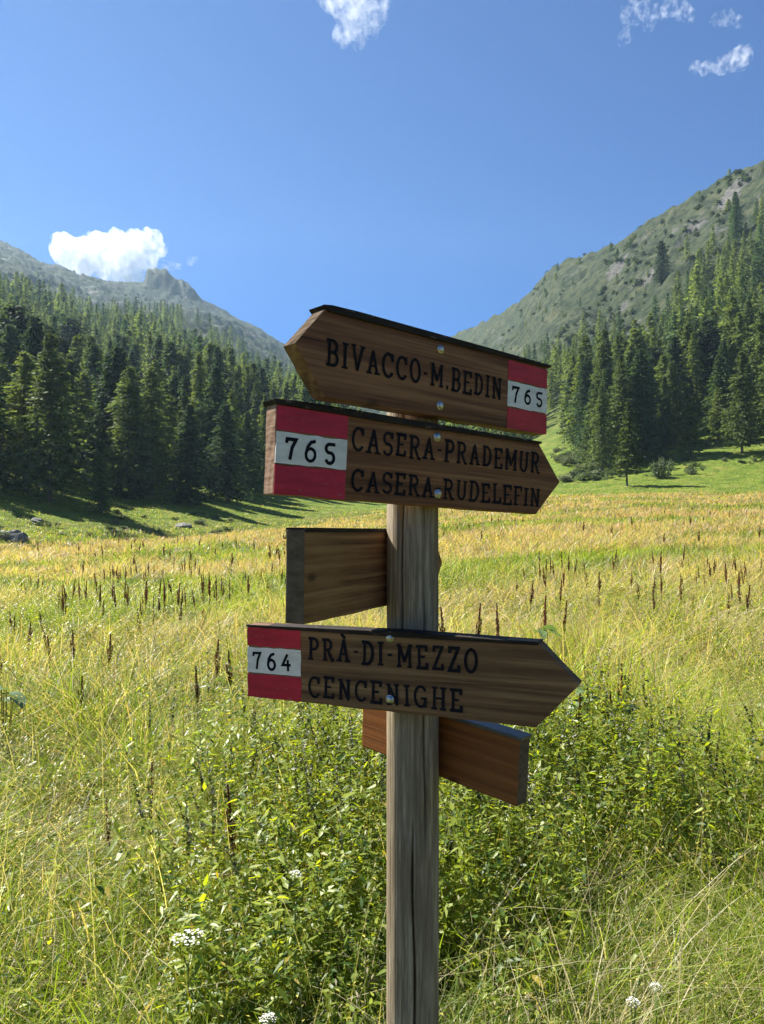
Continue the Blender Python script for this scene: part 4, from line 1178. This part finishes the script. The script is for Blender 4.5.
# ------------------------------------------------------------------ white yarrow heads
PETAL, nt = new_mat('white_petals'); finish(nt, (0.52, 0.52, 0.46), 0.8, 0.1)
STEMG, nt = new_mat('green_stem'); finish(nt, (0.10, 0.15, 0.04), 0.6, 0.2)
def umbel(px, row, d, rad, label, seed):
    g = np.random.default_rng(seed)
    x = (px - HX) / F * d; z = EYE + (HY - row) / F * d; gz = float(terrain(x, d)); h = z - gz
    o = empty('white_flower', (x, d, gz)); o.rotation_euler = (0, 0, g.uniform(0, 6))
    tag(o, label, 'flower')
    Vs = []; stems = []
    for k in range(80):
        rr = rad * math.sqrt(g.random()); a = g.uniform(0, 6.28)
        c = np.array([rr * math.cos(a), rr * math.sin(a), h + 0.010 * (1 - (rr / rad) ** 2) + g.normal(0, 0.002)])
        for j in range(5):
            b = j * 1.2566 + g.uniform(0, 1); l = rad * 0.10; e = np.array([math.cos(b), math.sin(b), 0.15]); s_ = np.array([-math.sin(b), math.cos(b), 0])
            Vs.append([c, c + e * l * .6 + s_ * l * .45, c + e * l, c + e * l * .6 - s_ * l * .45])
        if k % 6: continue
        p = np.array([0.0005, 0, 0]); root = np.array([0, 0, h * 0.86]); stems.append([root - p, root + p, c + p, c - p])
    aa = np.arange(5) / 5 * 6.283
    mobj('flower_head', np_mesh('flower_head', np.array(Vs).reshape(-1, 3), [np.arange(len(Vs) * 4).reshape(-1, 4)], [PETAL]), o)
    SV = np.array(stems).reshape(-1, 3); q = np.arange(len(SV)).reshape(-1, 4)
    tube = np.array([[math.cos(t) * 0.002, math.sin(t) * 0.002, zz] for zz in (-0.03, h * 0.87) for t in aa])
    tq = np.array([[i, (i + 1) % 5, 5 + (i + 1) % 5, 5 + i] for i in range(5)]) + len(SV)
    mobj('stem', np_mesh('stem', np.vstack([SV, tube]), [q, tq], [STEMG]), o)
umbel(188, 938, 1.95, 0.040, 'flat white yarrow head, the largest white flower, lower left of the post', 1)
umbel(295, 875, 2.0, 0.018, 'small white flower head close left of the post', 2)
umbel(268, 1020, 1.72, 0.020, 'white flower head at the bottom edge left of the post', 3)
umbel(633, 1003, 1.75, 0.016, 'small white flower head near the bottom right', 4)
umbel(656, 988, 1.8, 0.015, 'smaller white flower just up and right of the bottom right one', 5)

# ------------------------------------------------------------------ clouds
def cloud_mat(name, dens, scale, lo, hi, stretch=(1, 1, 1), soft=0.0):
    m, nt = new_mat(name)
    v = mapping(nt, coord(nt, 'Object'), stretch)
    n = noise(nt, v, scale, 8, 0.68)
    d = ramp(nt, n, [(lo, 0), (hi, 1)])
    mu = nt.nodes.new('ShaderNodeMath'); mu.operation = 'MULTIPLY'; L(nt, d, mu.inputs[0]); mu.inputs[1].default_value = dens
    pv = nt.nodes.new('ShaderNodeVolumePrincipled'); pv.inputs['Color'].default_value = (1, 1, 1, 1); pv.inputs['Anisotropy'].default_value = 0.0
    L(nt, mu.outputs[0], pv.inputs['Density'])
    o = nt.nodes.new('ShaderNodeOutputMaterial'); L(nt, pv.outputs[0], o.inputs['Volume'])
    return m
def cloud(label, puffs, D, mat, seed, disp=0.45):
    k = D / F
    cx = sum(p[0] for p in puffs) / len(puffs); cz = sum(p[1] for p in puffs) / len(puffs)
    bm = bmesh.new()
    for i, (px, py, r) in enumerate(puffs):
        b = bmesh.ops.create_icosphere(bm, subdivisions=4, radius=1)
        for v in b['verts']:
            p = v.co.copy()
            n = float(fbm(p.x * 1.8 + i * 3.1, p.y * 1.8 + p.z * 2.3 + seed, 3, seed)) - 0.5
            v.co = p * (1 + disp * 2 * n) * r * 0.86 * k + Vector(((px - cx) * k, ((i * 37) % 11 - 5) / 5 * r * k * 0.5, (cz - py) * k))
    me = bm_mesh('cloud', bm, mat)
    o = mobj('cloud', me)
    o.location = ((cx - HX) * k, D, EYE + (HY - cz) * k)
    rm = o.modifiers.new('merge', 'REMESH'); rm.mode = 'VOXEL'; rm.voxel_size = 3.0 * k * 0.55
    tag(o, label, 'cloud')
    return o
CL1 = cloud_mat('cumulus', 0.022, 0.017, 0.43, 0.58)
CL2 = cloud_mat('wispy_cloud', 0.012, 0.022, 0.48, 0.64)
CL3 = cloud_mat('thin_cloud', 0.006, 0.016, 0.47, 0.68)
cloud('big white puffy cumulus cloud behind the left ridge beside the rocky crag',
      [(72, 254, 19), (66, 246, 14), (86, 246, 15), (101, 248, 17), (116, 241, 14), (120, 250, 18), (137, 243, 14), (150, 240, 13), (157, 247, 10), (142, 258, 18), (112, 264, 20), (92, 262, 20), (122, 274, 16), (78, 264, 18), (135, 275, 15)], 6000, CL1, 3)
cloud('small flat white wisp just above the rocky crag', [(158, 264, 6), (166, 265, 7), (174, 266, 6), (180, 267, 4)], 6000, CL2, 5)
cloud('tiny white puff right of the rocky crag', [(191, 262, 6), (196, 259, 4)], 6000, CL3, 6)
cloud('ragged white cloud at the top centre edge of the sky', [(338, 4, 20), (352, 14, 24), (366, 6, 22), (356, 34, 17), (372, 24, 14), (341, 32, 13), (378, -8, 18), (330, -10, 18), (352, -14, 24), (358, 46, 8)], 3200, cloud_mat('ragged_cloud', 0.016, 0.026, 0.48, 0.66, (1, 1, 0.8)), 7)
cloud('brighter small white cloud at the right under the others', [(736, 62, 14), (722, 66, 11), (708, 66, 9), (694, 69, 8), (742, 54, 8)], 3200, cloud_mat('small_cloud', 0.016, 0.032, 0.48, 0.66), 9)
cloud('thin torn wisp of cloud at the upper right', [(630, 18, 14), (642, 10, 12), (626, 36, 9), (648, 26, 9), (660, 12, 10)], 3200, cloud_mat('torn_wisp', 0.012, 0.034, 0.51, 0.68), 11)
cloud('thin narrow cloud at the top between two wisps', [(668, 12, 10), (680, 10, 11), (690, 14, 8)], 3200, cloud_mat('narrow_wisp', 0.013, 0.034, 0.50, 0.66), 13)
cloud('faintest small wisp near the top right corner', [(716, 22, 9), (726, 18, 10), (738, 20, 8)], 3200, cloud_mat('faint_wisp', 0.010, 0.034, 0.50, 0.68), 15)
